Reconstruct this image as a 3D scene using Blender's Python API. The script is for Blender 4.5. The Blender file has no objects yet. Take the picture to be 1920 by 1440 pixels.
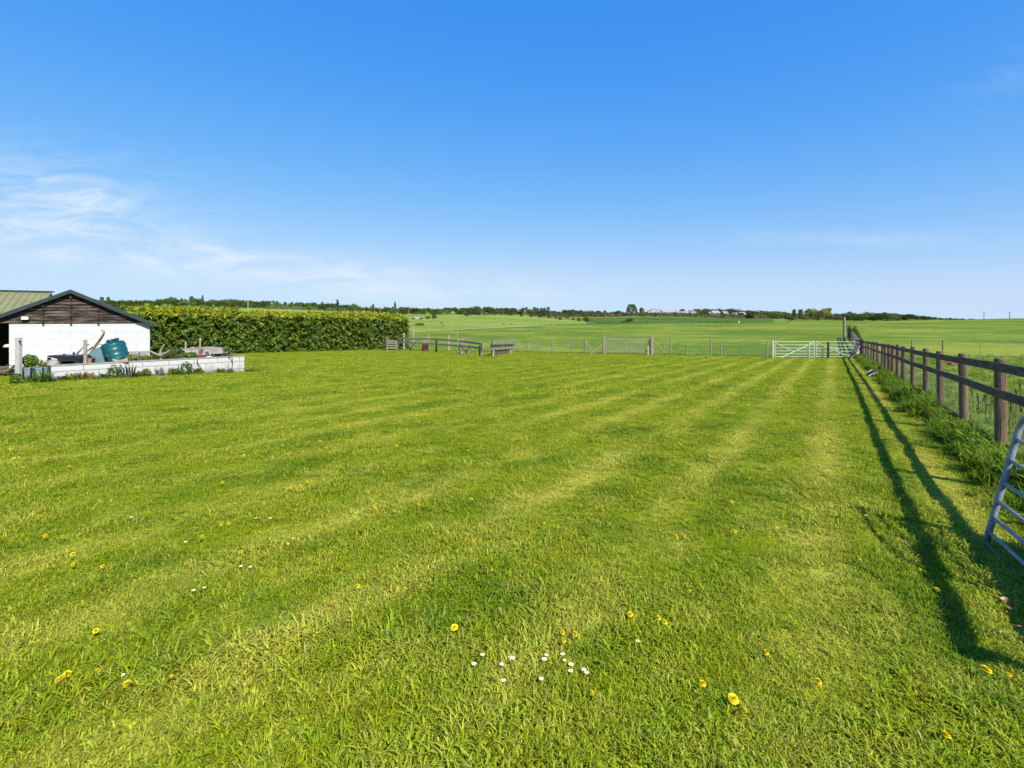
import bpy, math, random
import numpy as np
from mathutils import Vector, Matrix
R = math.radians
rng = np.random.default_rng(7)
random.seed(7)
sc = bpy.context.scene
COL = sc.collection

# ------------------------------------------------------------------ camera
E = 1.55                       # eye height above the lawn at the camera
F = 960.0                      # photograph pixels per unit of tangent (90 degree lens)
cd = bpy.data.cameras.new("camera"); cam = bpy.data.objects.new("camera", cd); COL.objects.link(cam)
cd.sensor_width = 36; cd.lens = 18; cd.shift_y = -0.0625; cd.clip_start = 0.05; cd.clip_end = 6000
cam.location = (0, 0, E); cam.rotation_euler = (R(90), 0, 0); sc.camera = cam

# ------------------------------------------------------------------ light
SUN_EL, SUN_AZ = 42.5, 146.8   # azimuth clockwise from +Y
sv = Vector((math.sin(R(SUN_AZ)) * math.cos(R(SUN_EL)), math.cos(R(SUN_AZ)) * math.cos(R(SUN_EL)), math.sin(R(SUN_EL))))
ld = bpy.data.lights.new("sun", 'SUN'); ld.energy = 4.2; ld.angle = R(0.5); ld.color = (1.0, 0.955, 0.88)
sun = bpy.data.objects.new("sun", ld); COL.objects.link(sun); sun.rotation_euler = sv.to_track_quat('Z', 'Y').to_euler()
sun.location = (10, -20, 30)
sc.view_settings.view_transform = 'Standard'; sc.view_settings.look = 'None'
sc.view_settings.gamma = 1; EXPO = 0.85; sc.view_settings.exposure = EXPO

W = bpy.data.worlds.new("World"); sc.world = W; W.use_nodes = True
nt = W.node_tree; N = nt.nodes; L = nt.links; N.clear()
def wn(t, **k):
    n = N.new(t)
    for a, b in k.items(): setattr(n, a, b)
    return n
def wmath(op, a, b=None):
    n = wn('ShaderNodeMath', operation=op)
    for i, v in enumerate((a, b)):
        if v is None: continue
        if isinstance(v, (int, float)): n.inputs[i].default_value = v
        else: L.new(v, n.inputs[i])
    return n.outputs[0]
sky = wn('ShaderNodeTexSky'); sky.sky_type = 'NISHITA'; sky.sun_disc = False
sky.sun_elevation = R(SUN_EL); sky.sun_rotation = R(SUN_AZ)
sky.air_density = 1.0; sky.dust_density = 0.25; sky.ozone_density = 4.0; sky.altitude = 100
tc = wn('ShaderNodeTexCoord'); sp = wn('ShaderNodeSeparateXYZ'); L.new(tc.outputs['Generated'], sp.inputs[0])
yy = wmath('MAXIMUM', sp.outputs['Y'], 0.05)
cu = wmath('DIVIDE', sp.outputs['X'], yy); cw = wmath('DIVIDE', sp.outputs['Z'], yy)
def gauss(u0, w0, a, b, slope=0.0):
    du = wmath('DIVIDE', wmath('SUBTRACT', cu, u0), a)
    ww = wmath('ADD', wmath('SUBTRACT', cw, w0), wmath('MULTIPLY', wmath('SUBTRACT', cu, u0), slope))
    dw = wmath('DIVIDE', ww, b)
    s = wmath('ADD', wmath('MULTIPLY', du, du), wmath('MULTIPLY', dw, dw))
    return wmath('POWER', 2.718, wmath('MULTIPLY', s, -1.0))
front = wmath('GREATER_THAN', sp.outputs['Y'], 0.08)
cv = wn('ShaderNodeCombineXYZ'); L.new(cu, cv.inputs[0]); L.new(cw, cv.inputs[1])
mp = wn('ShaderNodeMapping'); mp.inputs['Rotation'].default_value = (0, 0, R(14)); mp.inputs['Scale'].default_value = (3.2, 13.0, 1)
L.new(cv.outputs[0], mp.inputs[0])
nz = wn('ShaderNodeTexNoise'); nz.inputs['Scale'].default_value = 1.9; nz.inputs['Detail'].default_value = 12
nz.inputs['Roughness'].default_value = 0.62; nz.inputs['Distortion'].default_value = 0.8; L.new(mp.outputs[0], nz.inputs['Vector'])
wisp = wn('ShaderNodeMapRange'); wisp.inputs[1].default_value = 0.41; wisp.inputs[2].default_value = 0.66; L.new(nz.outputs[0], wisp.inputs[0])
m1 = gauss(-0.90, 0.235, 0.22, 0.075, 0.16)
m2 = gauss(-0.68, 0.122, 0.48, 0.036, 0.16)
m3 = gauss(-0.30, 0.085, 0.42, 0.030, 0.10)
m4 = gauss(-1.05, 0.14, 0.30, 0.022, 0.05)
mm = wmath('ADD', wmath('ADD', m1, wmath('MULTIPLY', m2, 1.0)), wmath('ADD', wmath('MULTIPLY', m3, 1.0), wmath('MULTIPLY', m4, 0.5)))
mm = wmath('ADD', mm, wmath('ADD', wmath('MULTIPLY', gauss(1.02, .50, .16, .045, -.45), .10), wmath('MULTIPLY', gauss(.70, .158, .30, .016, .02), .30)))
mm = wmath('MULTIPLY', wmath('MINIMUM', mm, 1.0), front)
cl = wmath('MULTIPLY', wmath('ADD', wmath('MULTIPLY', wisp.outputs[0], 0.92), 0.06), mm)
SKYK = 0.09; KK = SKYK * 2 ** EXPO
sr = wn('ShaderNodeSeparateColor'); L.new(sky.outputs[0], sr.inputs[0]); cb = wn('ShaderNodeCombineColor')
for i, (g_, a_, mx_) in enumerate(((1.42, .77, .54), (.62, .665, .84), (.15, .97, 1.06))):      # clear deep blue spring air
    v = wmath('MULTIPLY', wmath('POWER', wmath('MULTIPLY', sr.outputs[i], KK), g_), a_)
    q = wn('ShaderNodeMath', operation='SMOOTH_MIN'); L.new(v, q.inputs[0]); q.inputs[1].default_value = mx_; q.inputs[2].default_value = .22
    L.new(wmath('DIVIDE', q.outputs[0], KK), cb.inputs[i])
mx = wn('ShaderNodeMix', data_type='RGBA'); L.new(cl, mx.inputs[0]); 
hz = wn('ShaderNodeMix', data_type='RGBA'); L.new(cb.outputs[0], hz.inputs[6]); hz.inputs[7].default_value = (.59 / KK, .775 / KK, .97 / KK, 1)      # pale air low over the horizon
L.new(wmath('MULTIPLY', wmath('POWER', 2.718, wmath('MULTIPLY', wmath('MAXIMUM', sp.outputs['Z'], 0.0), -9.0)), .85), hz.inputs[0]); L.new(hz.outputs[2], mx.inputs[6]); mx.inputs[7].default_value = (.73 / KK, .85 / KK, .99 / KK, 1)
bg = wn('ShaderNodeBackground'); bg.inputs[1].default_value = SKYK; L.new(mx.outputs[2], bg.inputs[0])
wo = wn('ShaderNodeOutputWorld'); L.new(bg.outputs[0], wo.inputs[0])

# ------------------------------------------------------------------ terrain
DN = [60, 100, 150, 220, 300, 400, 600, 1000]
TAB = {
 -900: [640, 618, 605, 592, 580, 572, 562, 560], 0: [640, 618, 605, 592, 580, 572, 563, 561],
  283: [642, 619, 606, 593, 581, 573, 566, 565], 500: [644, 622, 609, 596, 584, 576, 573, 572],
  760: [642, 630, 619, 606, 594, 588, 584, 583], 900: [645, 630, 617.5, 603, 593, 589.5, 588, 587],
 1000: [646, 630, 618, 609, 599, 592, 589, 588], 1120: [647, 628, 616, 606.5, 601.5, 594, 590, 588],
 1250: [647, 628, 616, 606, 600, 594.5, 591, 589], 1450: [646, 627, 614, 605, 600.5, 596.5, 595, 593],
 1600: [643, 624, 611, 603, 601, 600, 599.5, 599], 1750: [642, 622, 608, 601.5, 600, 600.5, 601, 602],
 1920: [640, 618, 605, 598, 597.5, 599, 602, 605], 2800: [640, 618, 605, 598, 597.5, 599, 602, 605]}
PXS = np.array(sorted(TAB)); LG = np.linspace(math.log(42), math.log(1600), 240)
def plane(x, y): return -(0.0239 * np.clip(y, -30, 60) + 0.0123 * np.clip(x, -60, 60))
ZT = []
for p in PXS:
    u = (p - 960) / F
    d = np.array([42.0] + DN + [1600.0]); z = [float(plane(u * 42, 42))]
    z += [E - (py - 600) / F * D for D, py in zip(DN, TAB[p])]; z += [z[-1]]
    zz = np.interp(np.exp(LG), d, z); k = 13
    pad = np.concatenate([np.full(k, zz[0]), zz, np.full(k, zz[-1])])
    zz = np.convolve(pad, np.ones(2 * k + 1) / (2 * k + 1), 'valid'); ZT.append(zz)
ZT = np.array(ZT)
def Z(x, y):
    x = np.asarray(x, float); y = np.asarray(y, float)
    pl = plane(x, y) - 0.15 * np.exp(-((x + 16.3) ** 2 + (y - 15.9) ** 2) / 1.2)
    ys = np.maximum(y, 20.0)
    p = np.clip(x / ys * F + 960, PXS[0], PXS[-1] - 1e-6)
    c = np.clip(np.searchsorted(PXS, p, 'right') - 1, 0, len(PXS) - 2)
    t = (p - PXS[c]) / (PXS[c + 1] - PXS[c]); t = t * t * (3 - 2 * t)
    g = np.clip((np.log(np.clip(ys, 42, 1600)) - LG[0]) / (LG[-1] - LG[0]) * 239, 0, 238.999)
    i = g.astype(int); f = g - i
    za = ZT[c, i] * (1 - f) + ZT[c, i + 1] * f; zb = ZT[c + 1, i] * (1 - f) + ZT[c + 1, i + 1] * f
    far = za * (1 - t) + zb * t
    far = far + (0.30 * np.sin(x * 0.031 + 1.3) * np.sin(y * 0.043) + .22 * np.sin(x * .052 + y * .021)) * np.clip((y - 60) / 80, 0, 1)
    w = np.clip((y - 42) / 10, 0, 1); w = w * w * (3 - 2 * w)
    return pl * (1 - w) + far * w
def z1(x, y): return float(Z(x, y))
def gp(px, py):
    """the ground point the photograph shows at a pixel"""
    u, v = (px - 960) / F, (py - 600) / F
    D = 1.2; s = 0.05
    while D < 1500:
        n = D + s
        if E - v * n < z1(u * n, n):
            for _ in range(25):
                m = (D + n) / 2
                if E - v * m < z1(u * m, m): n = m
                else: D = m
            break
        D = n; s = max(0.05, D * 0.01)
    return Vector((u * D, D, z1(u * D, D)))
def at(px, py, D): return Vector(((px - 960) / F * D, D, E - (py - 600) / F * D))
def onground(px, D):
    x = (px - 960) / F * D
    return Vector((x, D, z1(x, D)))

# ------------------------------------------------------------------ materials
MATS = {}
def newmat(name):
    m = bpy.data.materials.new(name); m.use_nodes = True; m.node_tree.nodes.clear(); MATS[name] = m
    return m, m.node_tree.nodes, m.node_tree.links
def M(name, c1, c2=None, rough=.7, scale=6, detail=6, bump=.15, bscale=None, spec=.3, metal=0, rot=0, stretch=(1, 1, 1), lo=.35, hi=.65):
    m, n, l = newmat(name)
    o = n.new('ShaderNodeOutputMaterial'); b = n.new('ShaderNodeBsdfPrincipled'); l.new(b.outputs[0], o.inputs[0])
    b.inputs['Roughness'].default_value = rough; b.inputs['Specular IOR Level'].default_value = spec; b.inputs['Metallic'].default_value = metal
    t = n.new('ShaderNodeTexCoord'); mp = n.new('ShaderNodeMapping'); l.new(t.outputs['Object'], mp.inputs[0])
    mp.vector_type = 'POINT'
    r0 = n.new('ShaderNodeVectorRotate'); r0.rotation_type = 'Z_AXIS'; r0.inputs['Angle'].default_value = rot
    l.new(t.outputs['Object'], r0.inputs['Vector']); l.new(r0.outputs[0], mp.inputs[0]); mp.inputs['Scale'].default_value = stretch
    x = n.new('ShaderNodeTexNoise'); x.inputs['Scale'].default_value = scale; x.inputs['Detail'].default_value = detail; x.inputs['Roughness'].default_value = .65
    l.new(mp.outputs[0], x.inputs['Vector'])
    rp = n.new('ShaderNodeValToRGB'); rp.color_ramp.elements[0].position = lo; rp.color_ramp.elements[1].position = hi
    c2 = c2 or tuple(v * .7 for v in c1)
    rp.color_ramp.elements[0].color = (*c2, 1); rp.color_ramp.elements[1].color = (*c1, 1)
    l.new(x.outputs[0], rp.inputs[0]); l.new(rp.outputs[0], b.inputs['Base Color'])
    if bump:
        y = n.new('ShaderNodeTexNoise'); y.inputs['Scale'].default_value = bscale or scale * 4; y.inputs['Detail'].default_value = 5
        l.new(mp.outputs[0], y.inputs['Vector'])
        bm = n.new('ShaderNodeBump'); bm.inputs['Strength'].default_value = bump; bm.inputs['Distance'].default_value = .02
        l.new(y.outputs[0], bm.inputs['Height']); l.new(bm.outputs[0], b.inputs['Normal'])
    return m
def LEAF(name, cols, trans=.35, rough=.5, posnoise=None, spec=.25):
    """foliage: colour differs leaf by leaf and object by object"""
    m, n, l = newmat(name)
    o = n.new('ShaderNodeOutputMaterial'); b = n.new('ShaderNodeBsdfPrincipled'); tr = n.new('ShaderNodeBsdfTranslucent'); ms = n.new('ShaderNodeMixShader')
    b.inputs['Roughness'].default_value = rough; b.inputs['Specular IOR Level'].default_value = spec
    ge = n.new('ShaderNodeNewGeometry'); oi = n.new('ShaderNodeObjectInfo')
    rp = n.new('ShaderNodeValToRGB'); rp.color_ramp.interpolation = 'LINEAR'
    while len(rp.color_ramp.elements) < len(cols): rp.color_ramp.elements.new(.5)
    for i, c in enumerate(cols):
        rp.color_ramp.elements[i].position = i / (len(cols) - 1); rp.color_ramp.elements[i].color = (*c, 1)
    f = ge.outputs['Random Per Island']
    if posnoise:
        nz = n.new('ShaderNodeTexNoise'); nz.inputs['Scale'].default_value = posnoise; nz.inputs['Detail'].default_value = 3
        l.new(ge.outputs['Position'], nz.inputs['Vector'])
        mr = n.new('ShaderNodeMapRange'); mr.inputs[1].default_value = .3; mr.inputs[2].default_value = .7; l.new(nz.outputs[0], mr.inputs[0])
        mt = n.new('ShaderNodeMath'); mt.operation = 'MULTIPLY'; mt.inputs[1].default_value = .55; l.new(f, mt.inputs[0])
        ma = n.new('ShaderNodeMath'); ma.operation = 'MULTIPLY_ADD'; ma.inputs[1].default_value = .45; l.new(mr.outputs[0], ma.inputs[0]); l.new(mt.outputs[0], ma.inputs[2]); f = ma.outputs[0]
    l.new(f, rp.inputs[0])
    hs = n.new('ShaderNodeHueSaturation')
    v = n.new('ShaderNodeMapRange'); v.inputs[3].default_value = .75; v.inputs[4].default_value = 1.3; l.new(oi.outputs['Random'], v.inputs[0]); l.new(v.outputs[0], hs.inputs['Value'])
    l.new(rp.outputs[0], hs.inputs['Color'])
    l.new(hs.outputs[0], b.inputs['Base Color']); l.new(hs.outputs[0], tr.inputs[0])
    ms.inputs[0].default_value = trans; l.new(b.outputs[0], ms.inputs[1]); l.new(tr.outputs[0], ms.inputs[2]); l.new(ms.outputs[0], o.inputs[0])
    return m
FD = Vector((.532, .847, 0)).normalized()          # direction of the long fence
FA = math.atan2(FD.y, FD.x)
def grass_field(n, l, cg, cs, cd_, stripes=1.0, big=.35):
    """lawn colour by place: mown straw stripes along the fence, lush and dry patches. Returns colour socket."""
    ge = n.new('ShaderNodeNewGeometry')
    vr = n.new('ShaderNodeVectorRotate'); vr.rotation_type = 'Z_AXIS'; vr.inputs['Angle'].default_value = -FA
    l.new(ge.outputs['Position'], vr.inputs['Vector'])
    def math_(op, a, b=None, c=None):
        x = n.new('ShaderNodeMath'); x.operation = op
        for i, v in enumerate((a, b, c)):
            if v is None: continue
            if isinstance(v, (int, float)): x.inputs[i].default_value = v
            else: l.new(v, x.inputs[i])
        return x.outputs[0]
    def noise(scale, det, st=(1, 1, 1)):
        mp = n.new('ShaderNodeMapping'); mp.inputs['Scale'].default_value = st; l.new(vr.outputs[0], mp.inputs[0])
        x = n.new('ShaderNodeTexNoise'); x.inputs['Scale'].default_value = scale; x.inputs['Detail'].default_value = det; x.inputs['Roughness'].default_value = .6
        l.new(mp.outputs[0], x.inputs['Vector']); return x.outputs[0]
    s = n.new('ShaderNodeSeparateXYZ'); l.new(vr.outputs[0], s.inputs[0])
    wob = noise(.5, 3)
    ph = math_('ADD', math_('MULTIPLY', s.outputs['Y'], 2 * math.pi / 1.08), math_('MULTIPLY', wob, 1.7))
    sn = math_('MULTIPLY_ADD', math_('SINE', ph), .5, .5)
    sn = math_('POWER', sn, 2.6)
    patch = noise(big, 4, (.55, 1, 1))
    fine = noise(2.6, 5, (.7, 1, 1))
    def mr(v, a, b, c=0, d=1):
        x = n.new('ShaderNodeMapRange'); x.inputs[1].default_value = a; x.inputs[2].default_value = b; x.inputs[3].default_value = c; x.inputs[4].default_value = d
        l.new(v, x.inputs[0]); return x.outputs[0]
    dry = math_('MULTIPLY', math_('MULTIPLY', math_('MULTIPLY', sn, mr(patch, .36, .62)), mr(s.outputs['Y'], 3.5, 11, 1.0, .35)), .82 * stripes)
    dry = math_('ADD', dry, math_('MULTIPLY', mr(fine, .49, .72), .58))
    dry = math_('MINIMUM', dry, 1.0)
    lush = math_('MULTIPLY', mr(noise(.9, 4), .47, .66), .8)
    m1 = n.new('ShaderNodeMix'); m1.data_type = 'RGBA'; l.new(lush, m1.inputs[0]); m1.inputs[6].default_value = (*cg, 1); m1.inputs[7].default_value = (*cd_, 1)
    m2 = n.new('ShaderNodeMix'); m2.data_type = 'RGBA'; l.new(dry, m2.inputs[0]); l.new(m1.outputs[2], m2.inputs[6]); m2.inputs[7].default_value = (*cs, 1)
    return m2.outputs[2]
G_GREEN, G_STRAW, G_LUSH = (.245, .302, .008), (.48, .46, .058), (.118, .206, .005)
def grass_mat(name, blades, cg=G_GREEN, cs=G_STRAW, cl=G_LUSH, stripes=1.0, mul=1.0, big=.35):
    m, n, l = newmat(name)
    o = n.new('ShaderNodeOutputMaterial'); b = n.new('ShaderNodeBsdfPrincipled'); b.inputs['Roughness'].default_value = .55 if blades else .9
    b.inputs['Specular IOR Level'].default_value = .12 if blades else .02
    cg, cs, cl = [tuple(v * mul for v in c) for c in (cg, cs, cl)]
    col = grass_field(n, l, cg, cs, cl, stripes, big)
    hs = n.new('ShaderNodeHueSaturation'); l.new(col, hs.inputs['Color'])
    if blades:
        oi = n.new('ShaderNodeObjectInfo'); ge = n.new('ShaderNodeNewGeometry')
        v = n.new('ShaderNodeMapRange'); v.inputs[3].default_value = .5; v.inputs[4].default_value = 1.6; l.new(ge.outputs['Random Per Island'], v.inputs[0]); l.new(v.outputs[0], hs.inputs['Value'])
        h = n.new('ShaderNodeMapRange'); h.inputs[3].default_value = .475; h.inputs[4].default_value = .525; l.new(oi.outputs['Random'], h.inputs[0]); l.new(h.outputs[0], hs.inputs['Hue'])
        tr = n.new('ShaderNodeBsdfTranslucent'); ms = n.new('ShaderNodeMixShader'); ms.inputs[0].default_value = .35
        wnz = n.new('ShaderNodeTexWhiteNoise'); wnz.noise_dimensions = '1D'; l.new(ge.outputs['Random Per Island'], wnz.inputs['W'])
        th = n.new('ShaderNodeMapRange'); th.inputs[1].default_value = .86; th.inputs[2].default_value = 1.0; th.inputs[4].default_value = .7; l.new(wnz.outputs['Value'], th.inputs[0])
        dm = n.new('ShaderNodeMix'); dm.data_type = 'RGBA'; l.new(th.outputs[0], dm.inputs[0]); l.new(hs.outputs[0], dm.inputs[6]); dm.inputs[7].default_value = (.50, .41, .13, 1)
        l.new(dm.outputs[2], b.inputs['Base Color']); l.new(dm.outputs[2], tr.inputs[0])
        l.new(b.outputs[0], ms.inputs[1]); l.new(tr.outputs[0], ms.inputs[2]); l.new(ms.outputs[0], o.inputs[0])
    else:
        l.new(hs.outputs[0], b.inputs['Base Color']); l.new(b.outputs[0], o.inputs[0])
        w_ = n.new('ShaderNodeTexNoise'); w_.inputs['Scale'].default_value = 75; w_.inputs['Detail'].default_value = 6; g2 = n.new('ShaderNodeNewGeometry'); l.new(g2.outputs['Position'], w_.inputs['Vector'])
        q_ = n.new('ShaderNodeMapRange'); q_.inputs[1].default_value = .36; q_.inputs[2].default_value = .66; q_.inputs[3].default_value = .28; q_.inputs[4].default_value = 1.4; l.new(w_.outputs[0], q_.inputs[0]); l.new(q_.outputs[0], hs.inputs['Value'])
        ge = n.new('ShaderNodeNewGeometry'); x = n.new('ShaderNodeTexNoise'); x.inputs['Scale'].default_value = 14; x.inputs['Detail'].default_value = 6; l.new(ge.outputs['Position'], x.inputs['Vector'])
        bm = n.new('ShaderNodeBump'); bm.inputs['Strength'].default_value = .5; bm.inputs['Distance'].default_value = .08; l.new(x.outputs[0], bm.inputs['Height']); l.new(bm.outputs[0], b.inputs['Normal'])
    return m
def field_mat(name, c1, c2, c3, scale=.02, stretch=(1, 1, 1), rot=0):
    m, n, l = newmat(name)
    o = n.new('ShaderNodeOutputMaterial'); b = n.new('ShaderNodeBsdfPrincipled'); b.inputs['Roughness'].default_value = .9; b.inputs['Specular IOR Level'].default_value = .05
    ge = n.new('ShaderNodeNewGeometry'); vr = n.new('ShaderNodeVectorRotate'); vr.rotation_type = 'Z_AXIS'; vr.inputs['Angle'].default_value = rot; l.new(ge.outputs['Position'], vr.inputs['Vector'])
    mp = n.new('ShaderNodeMapping'); mp.inputs['Scale'].default_value = stretch; l.new(vr.outputs[0], mp.inputs[0])
    x = n.new('ShaderNodeTexNoise'); x.inputs['Scale'].default_value = scale; x.inputs['Detail'].default_value = 8; x.inputs['Roughness'].default_value = .65; l.new(mp.outputs[0], x.inputs['Vector'])
    y = n.new('ShaderNodeTexNoise'); y.inputs['Scale'].default_value = scale * 25; y.inputs['Detail'].default_value = 6; l.new(mp.outputs[0], y.inputs['Vector'])
    ad = n.new('ShaderNodeMath'); ad.operation = 'MULTIPLY_ADD'; ad.inputs[1].default_value = .6; l.new(y.outputs[0], ad.inputs[0])
    sb = n.new('ShaderNodeMath'); sb.operation = 'SUBTRACT'; sb.inputs[1].default_value = .30; l.new(x.outputs[0], sb.inputs[0]); l.new(sb.outputs[0], ad.inputs[2])
    rp = n.new('ShaderNodeValToRGB'); rp.color_ramp.elements.new(.5)
    for e, p, c in zip(rp.color_ramp.elements, (.40, .5, .60), (c1, c2, c3)): e.position = p; e.color = (*c, 1)
    l.new(ad.outputs[0], rp.inputs[0]); l.new(rp.outputs[0], b.inputs['Base Color']); l.new(b.outputs[0], o.inputs[0])
    bm = n.new('ShaderNodeBump'); bm.inputs['Strength'].default_value = .5; bm.inputs['Distance'].default_value = .15; l.new(y.outputs[0], bm.inputs['Height']); l.new(bm.outputs[0], b.inputs['Normal'])
    return m

M_LAWN = grass_mat('lawn_turf', False, mul=.80)
M_BLADE = grass_mat('lawn_blades', True)
M_TALL = grass_mat('tall_grass_blades', True, cg=(.125, .205, .008), cs=(.20, .26, .02), cl=(.07, .14, .006), stripes=0)
M_ROUGH = grass_mat('pasture_blades', True, cg=(.13, .20, .02), cs=(.25, .25, .05), cl=(.09, .16, .012), stripes=0)
M_PAST = field_mat('pasture_turf', (.092, .150, .013), (.130, .185, .017), (.200, .232, .030), .045, (1, .7, 1))
M_HILL = field_mat('hill_turf', (.145, .215, .026), (.185, .24, .034), (.25, .27, .06), .02)
M_CROP = field_mat('crop', (.050, .100, .012), (.065, .118, .014), (.09, .14, .018), .03, (1, .2, 1))
M_TRACK = M('track', (.42, .36, .20), (.30, .28, .12), scale=1)
M_SOIL = M('soil', (.10, .07, .045), (.05, .036, .024), scale=5, bump=.6)
M_RAIL = M('fence_rail_timber', (.185, .122, .076), (.030, .020, .013), rough=.75, scale=2.6, rot=-FA, stretch=(1, 7, 7), bump=.5, lo=.40, hi=.82)
M_POST = M('fence_post_timber', (.215, .145, .085), (.062, .042, .027), rough=.8, scale=3, stretch=(6, 6, .7), bump=.4, lo=.3, hi=.7)
M_TWIGSHADE = M('hedge_twig_shade', (.020, .018, .010), (.010, .009, .005), rough=.9, bump=.3)  # near-black twig colour holds the shade between the hedge leaves
M_GREYWOOD = M('weathered_wood', (.27, .24, .19), (.13, .115, .09), rough=.85, scale=4, stretch=(5, 5, 1), bump=.3)
M_PALEWOOD = M('pale_stake_wood', (.38, .34, .25), (.22, .19, .13), rough=.85, scale=4, stretch=(5, 5, 1), bump=.3)
M_DARKWOOD = M('dark_wood', (.085, .062, .045), (.035, .027, .022), rough=.8, scale=4, bump=.3)
M_WIRE = M('galvanised_wire', (.42, .43, .42), (.28, .28, .27), rough=.45, metal=.6, bump=0)
M_GALV = M('galvanised_gate_steel', (.30, .335, .36), (.16, .175, .18), rough=.6, metal=.1, scale=14, bump=.15, spec=.25)
M_WHITEMETAL = M('white_painted_metal', (.56, .56, .53), (.36, .35, .32), rough=.5, scale=7, bump=.1)
M_WHITEWALL = None
M_CLAD = M('gable_boards', (.30, .20, .145), (.018, .012, .010), rough=.8, scale=1.6, rot=R(-36), stretch=(1.0, 1.0, 7), bump=.4, lo=.46, hi=.86)
M_FASCIA = M('green_grey_fascia', (.030, .044, .047), (.022, .033, .035), rough=.45, scale=5, bump=.1)
M_ROOF = M('roof_sheet', (.10, .115, .11), (.07, .08, .078), rough=.7)
M_BARNROOF = M('barn_roof_sheet', (.215, .215, .095), (.17, .17, .075), rough=.7, scale=2, bump=.05)
M_TEAL = M('teal_plastic', (.005, .090, .097), (.004, .066, .072), rough=.36, scale=4, bump=.05, spec=.5)
M_TEALD = M('dark_teal_plastic', (.004, .045, .048), (.003, .03, .033), rough=.4, scale=4, bump=.05)
M_PALETEAL = M('pale_teal_paint', (.155, .26, .26), (.11, .19, .195), rough=.5, scale=3, bump=.1)
M_BLACK = M('black_plastic', (.022, .024, .027), (.014, .015, .017), rough=.35, scale=6, bump=.05, spec=.5)
M_PALEPOST = M('pale_grey_post', (.46, .45, .41), (.30, .29, .26), rough=.85, scale=4, stretch=(5, 5, 1), bump=.3)
M_RUST = M('rust', (.30, .11, .055), (.16, .055, .03), rough=.85, scale=8, bump=.3)
M_BROWNTUBE = M('brown_tube', (.36, .24, .17), (.23, .15, .10), rough=.5, scale=8, bump=.1)
M_TUB = M('blue_grey_tub', (.24, .30, .32), (.16, .21, .23), rough=.5, scale=6, bump=.1)
M_BARK = M('bark', (.16, .125, .095), (.08, .06, .045), rough=.9, scale=6, stretch=(3, 3, 1), bump=.5)
M_DRIFT = M('bleached_branch', (.34, .28, .23), (.2, .16, .13), rough=.85, scale=7, bump=.3)
M_MAROON = M('maroon_board', (.075, .020, .023), (.05, .014, .016), rough=.6, scale=5, bump=.1)
M_COPING = M('grey_coping', (.30, .29, .27), (.20, .19, .17), rough=.9, scale=5, bump=.3)
M_HOUSE = M('white_render', (.46, .45, .43), (.40, .39, .37), rough=.8, scale=1, bump=0)
M_HROOF = M('slate_roof', (.30, .28, .27), (.22, .2, .2), rough=.8, scale=1, bump=0)
M_HROOFW = M('pale_metal_roof', (.36, .34, .32), (.3, .28, .26), rough=.6, scale=1, bump=0)
M_GLASS = M('dark_window', (.04, .045, .05), (.03, .03, .035), rough=.2, bump=0)
M_YELLOW = M('dandelion_yellow', (.72, .60, .006), (.68, .52, .004), rough=.6, scale=60, bump=0)
M_DAISYW = M('daisy_white', (.85, .83, .80), (.75, .72, .70), rough=.6, scale=60, bump=0)
M_STEM = M('flower_stem', (.16, .22, .05), (.12, .15, .04), rough=.6, bump=0)
M_DULL = M('dull_dark_plastic', (.035, .035, .036), (.018, .018, .019), rough=.95, scale=8, bump=.2, spec=.05)
M_GATEWOOD = M('gate_timber', (.30, .25, .19), (.15, .12, .09), rough=.85, scale=4, stretch=(5, 5, 1), bump=.3)
M_TERRA = M('terracotta', (.46, .20, .11), (.34, .14, .08), rough=.8, bump=.1)
M_STONE = M('pale_stone', (.55, .53, .48), (.42, .4, .36), rough=.85, bump=.3)
M_DOCK = M('dried_dock', (.13, .060, .030), (.07, .035, .02), rough=.85, bump=0)
M_LAMP = M('lamp_casing', (.70, .72, .74), (.60, .62, .64), rough=.4, bump=0)
L_HEDGE = LEAF('hedge_leaves', [(.024, .050, .006), (.062, .115, .009), (.135, .195, .015), (.30, .34, .030)], posnoise=1.6)
L_HEDGETOP = LEAF('hedge_new_growth', [(.17, .23, .012), (.34, .37, .016), (.50, .44, .018)], posnoise=1.0)
L_TREE = LEAF('tree_leaves', [(.040, .070, .016), (.070, .110, .022), (.115, .155, .035)], posnoise=.25)
L_TREEY = LEAF('spring_leaves', [(.11, .125, .018), (.18, .18, .025), (.26, .235, .035)], posnoise=.25)
L_TREEG = LEAF('mid_green_leaves', [(.07, .11, .024), (.115, .165, .033), (.18, .22, .045)], posnoise=.25)
L_TREEHAZE = LEAF('haze_blue_leaves', [(.08, .13, .13), (.11, .16, .16), (.14, .2, .19)], posnoise=.25)  # blue of the distant haze painted into the leaf colour
L_CONIF = LEAF('conifer_leaves', [(.022, .042, .014), (.04, .068, .02), (.065, .1, .03)], posnoise=.3)
L_BUSH = LEAF('bush_leaves', [(.05, .062, .014), (.085, .098, .02), (.13, .135, .03)], posnoise=.4)
L_WEED = LEAF('weed_leaves', [(.045, .10, .012), (.09, .17, .02), (.15, .22, .03)])
L_WEEDY = LEAF('yellow_weed_leaves', [(.12, .15, .015), (.22, .22, .03), (.30, .26, .05)])
L_WEEDG = LEAF('grey_weed_leaves', [(.16, .19, .13), (.26, .28, .20), (.34, .34, .26)])
L_WEEDR = LEAF('rusty_weed_leaves', [(.16, .10, .025), (.24, .17, .04), (.28, .22, .05)])
L_DEADLEAF = LEAF('fallen_leaf', [(.20, .11, .06), (.33, .17, .10), (.42, .25, .17)], trans=.1)

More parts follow.
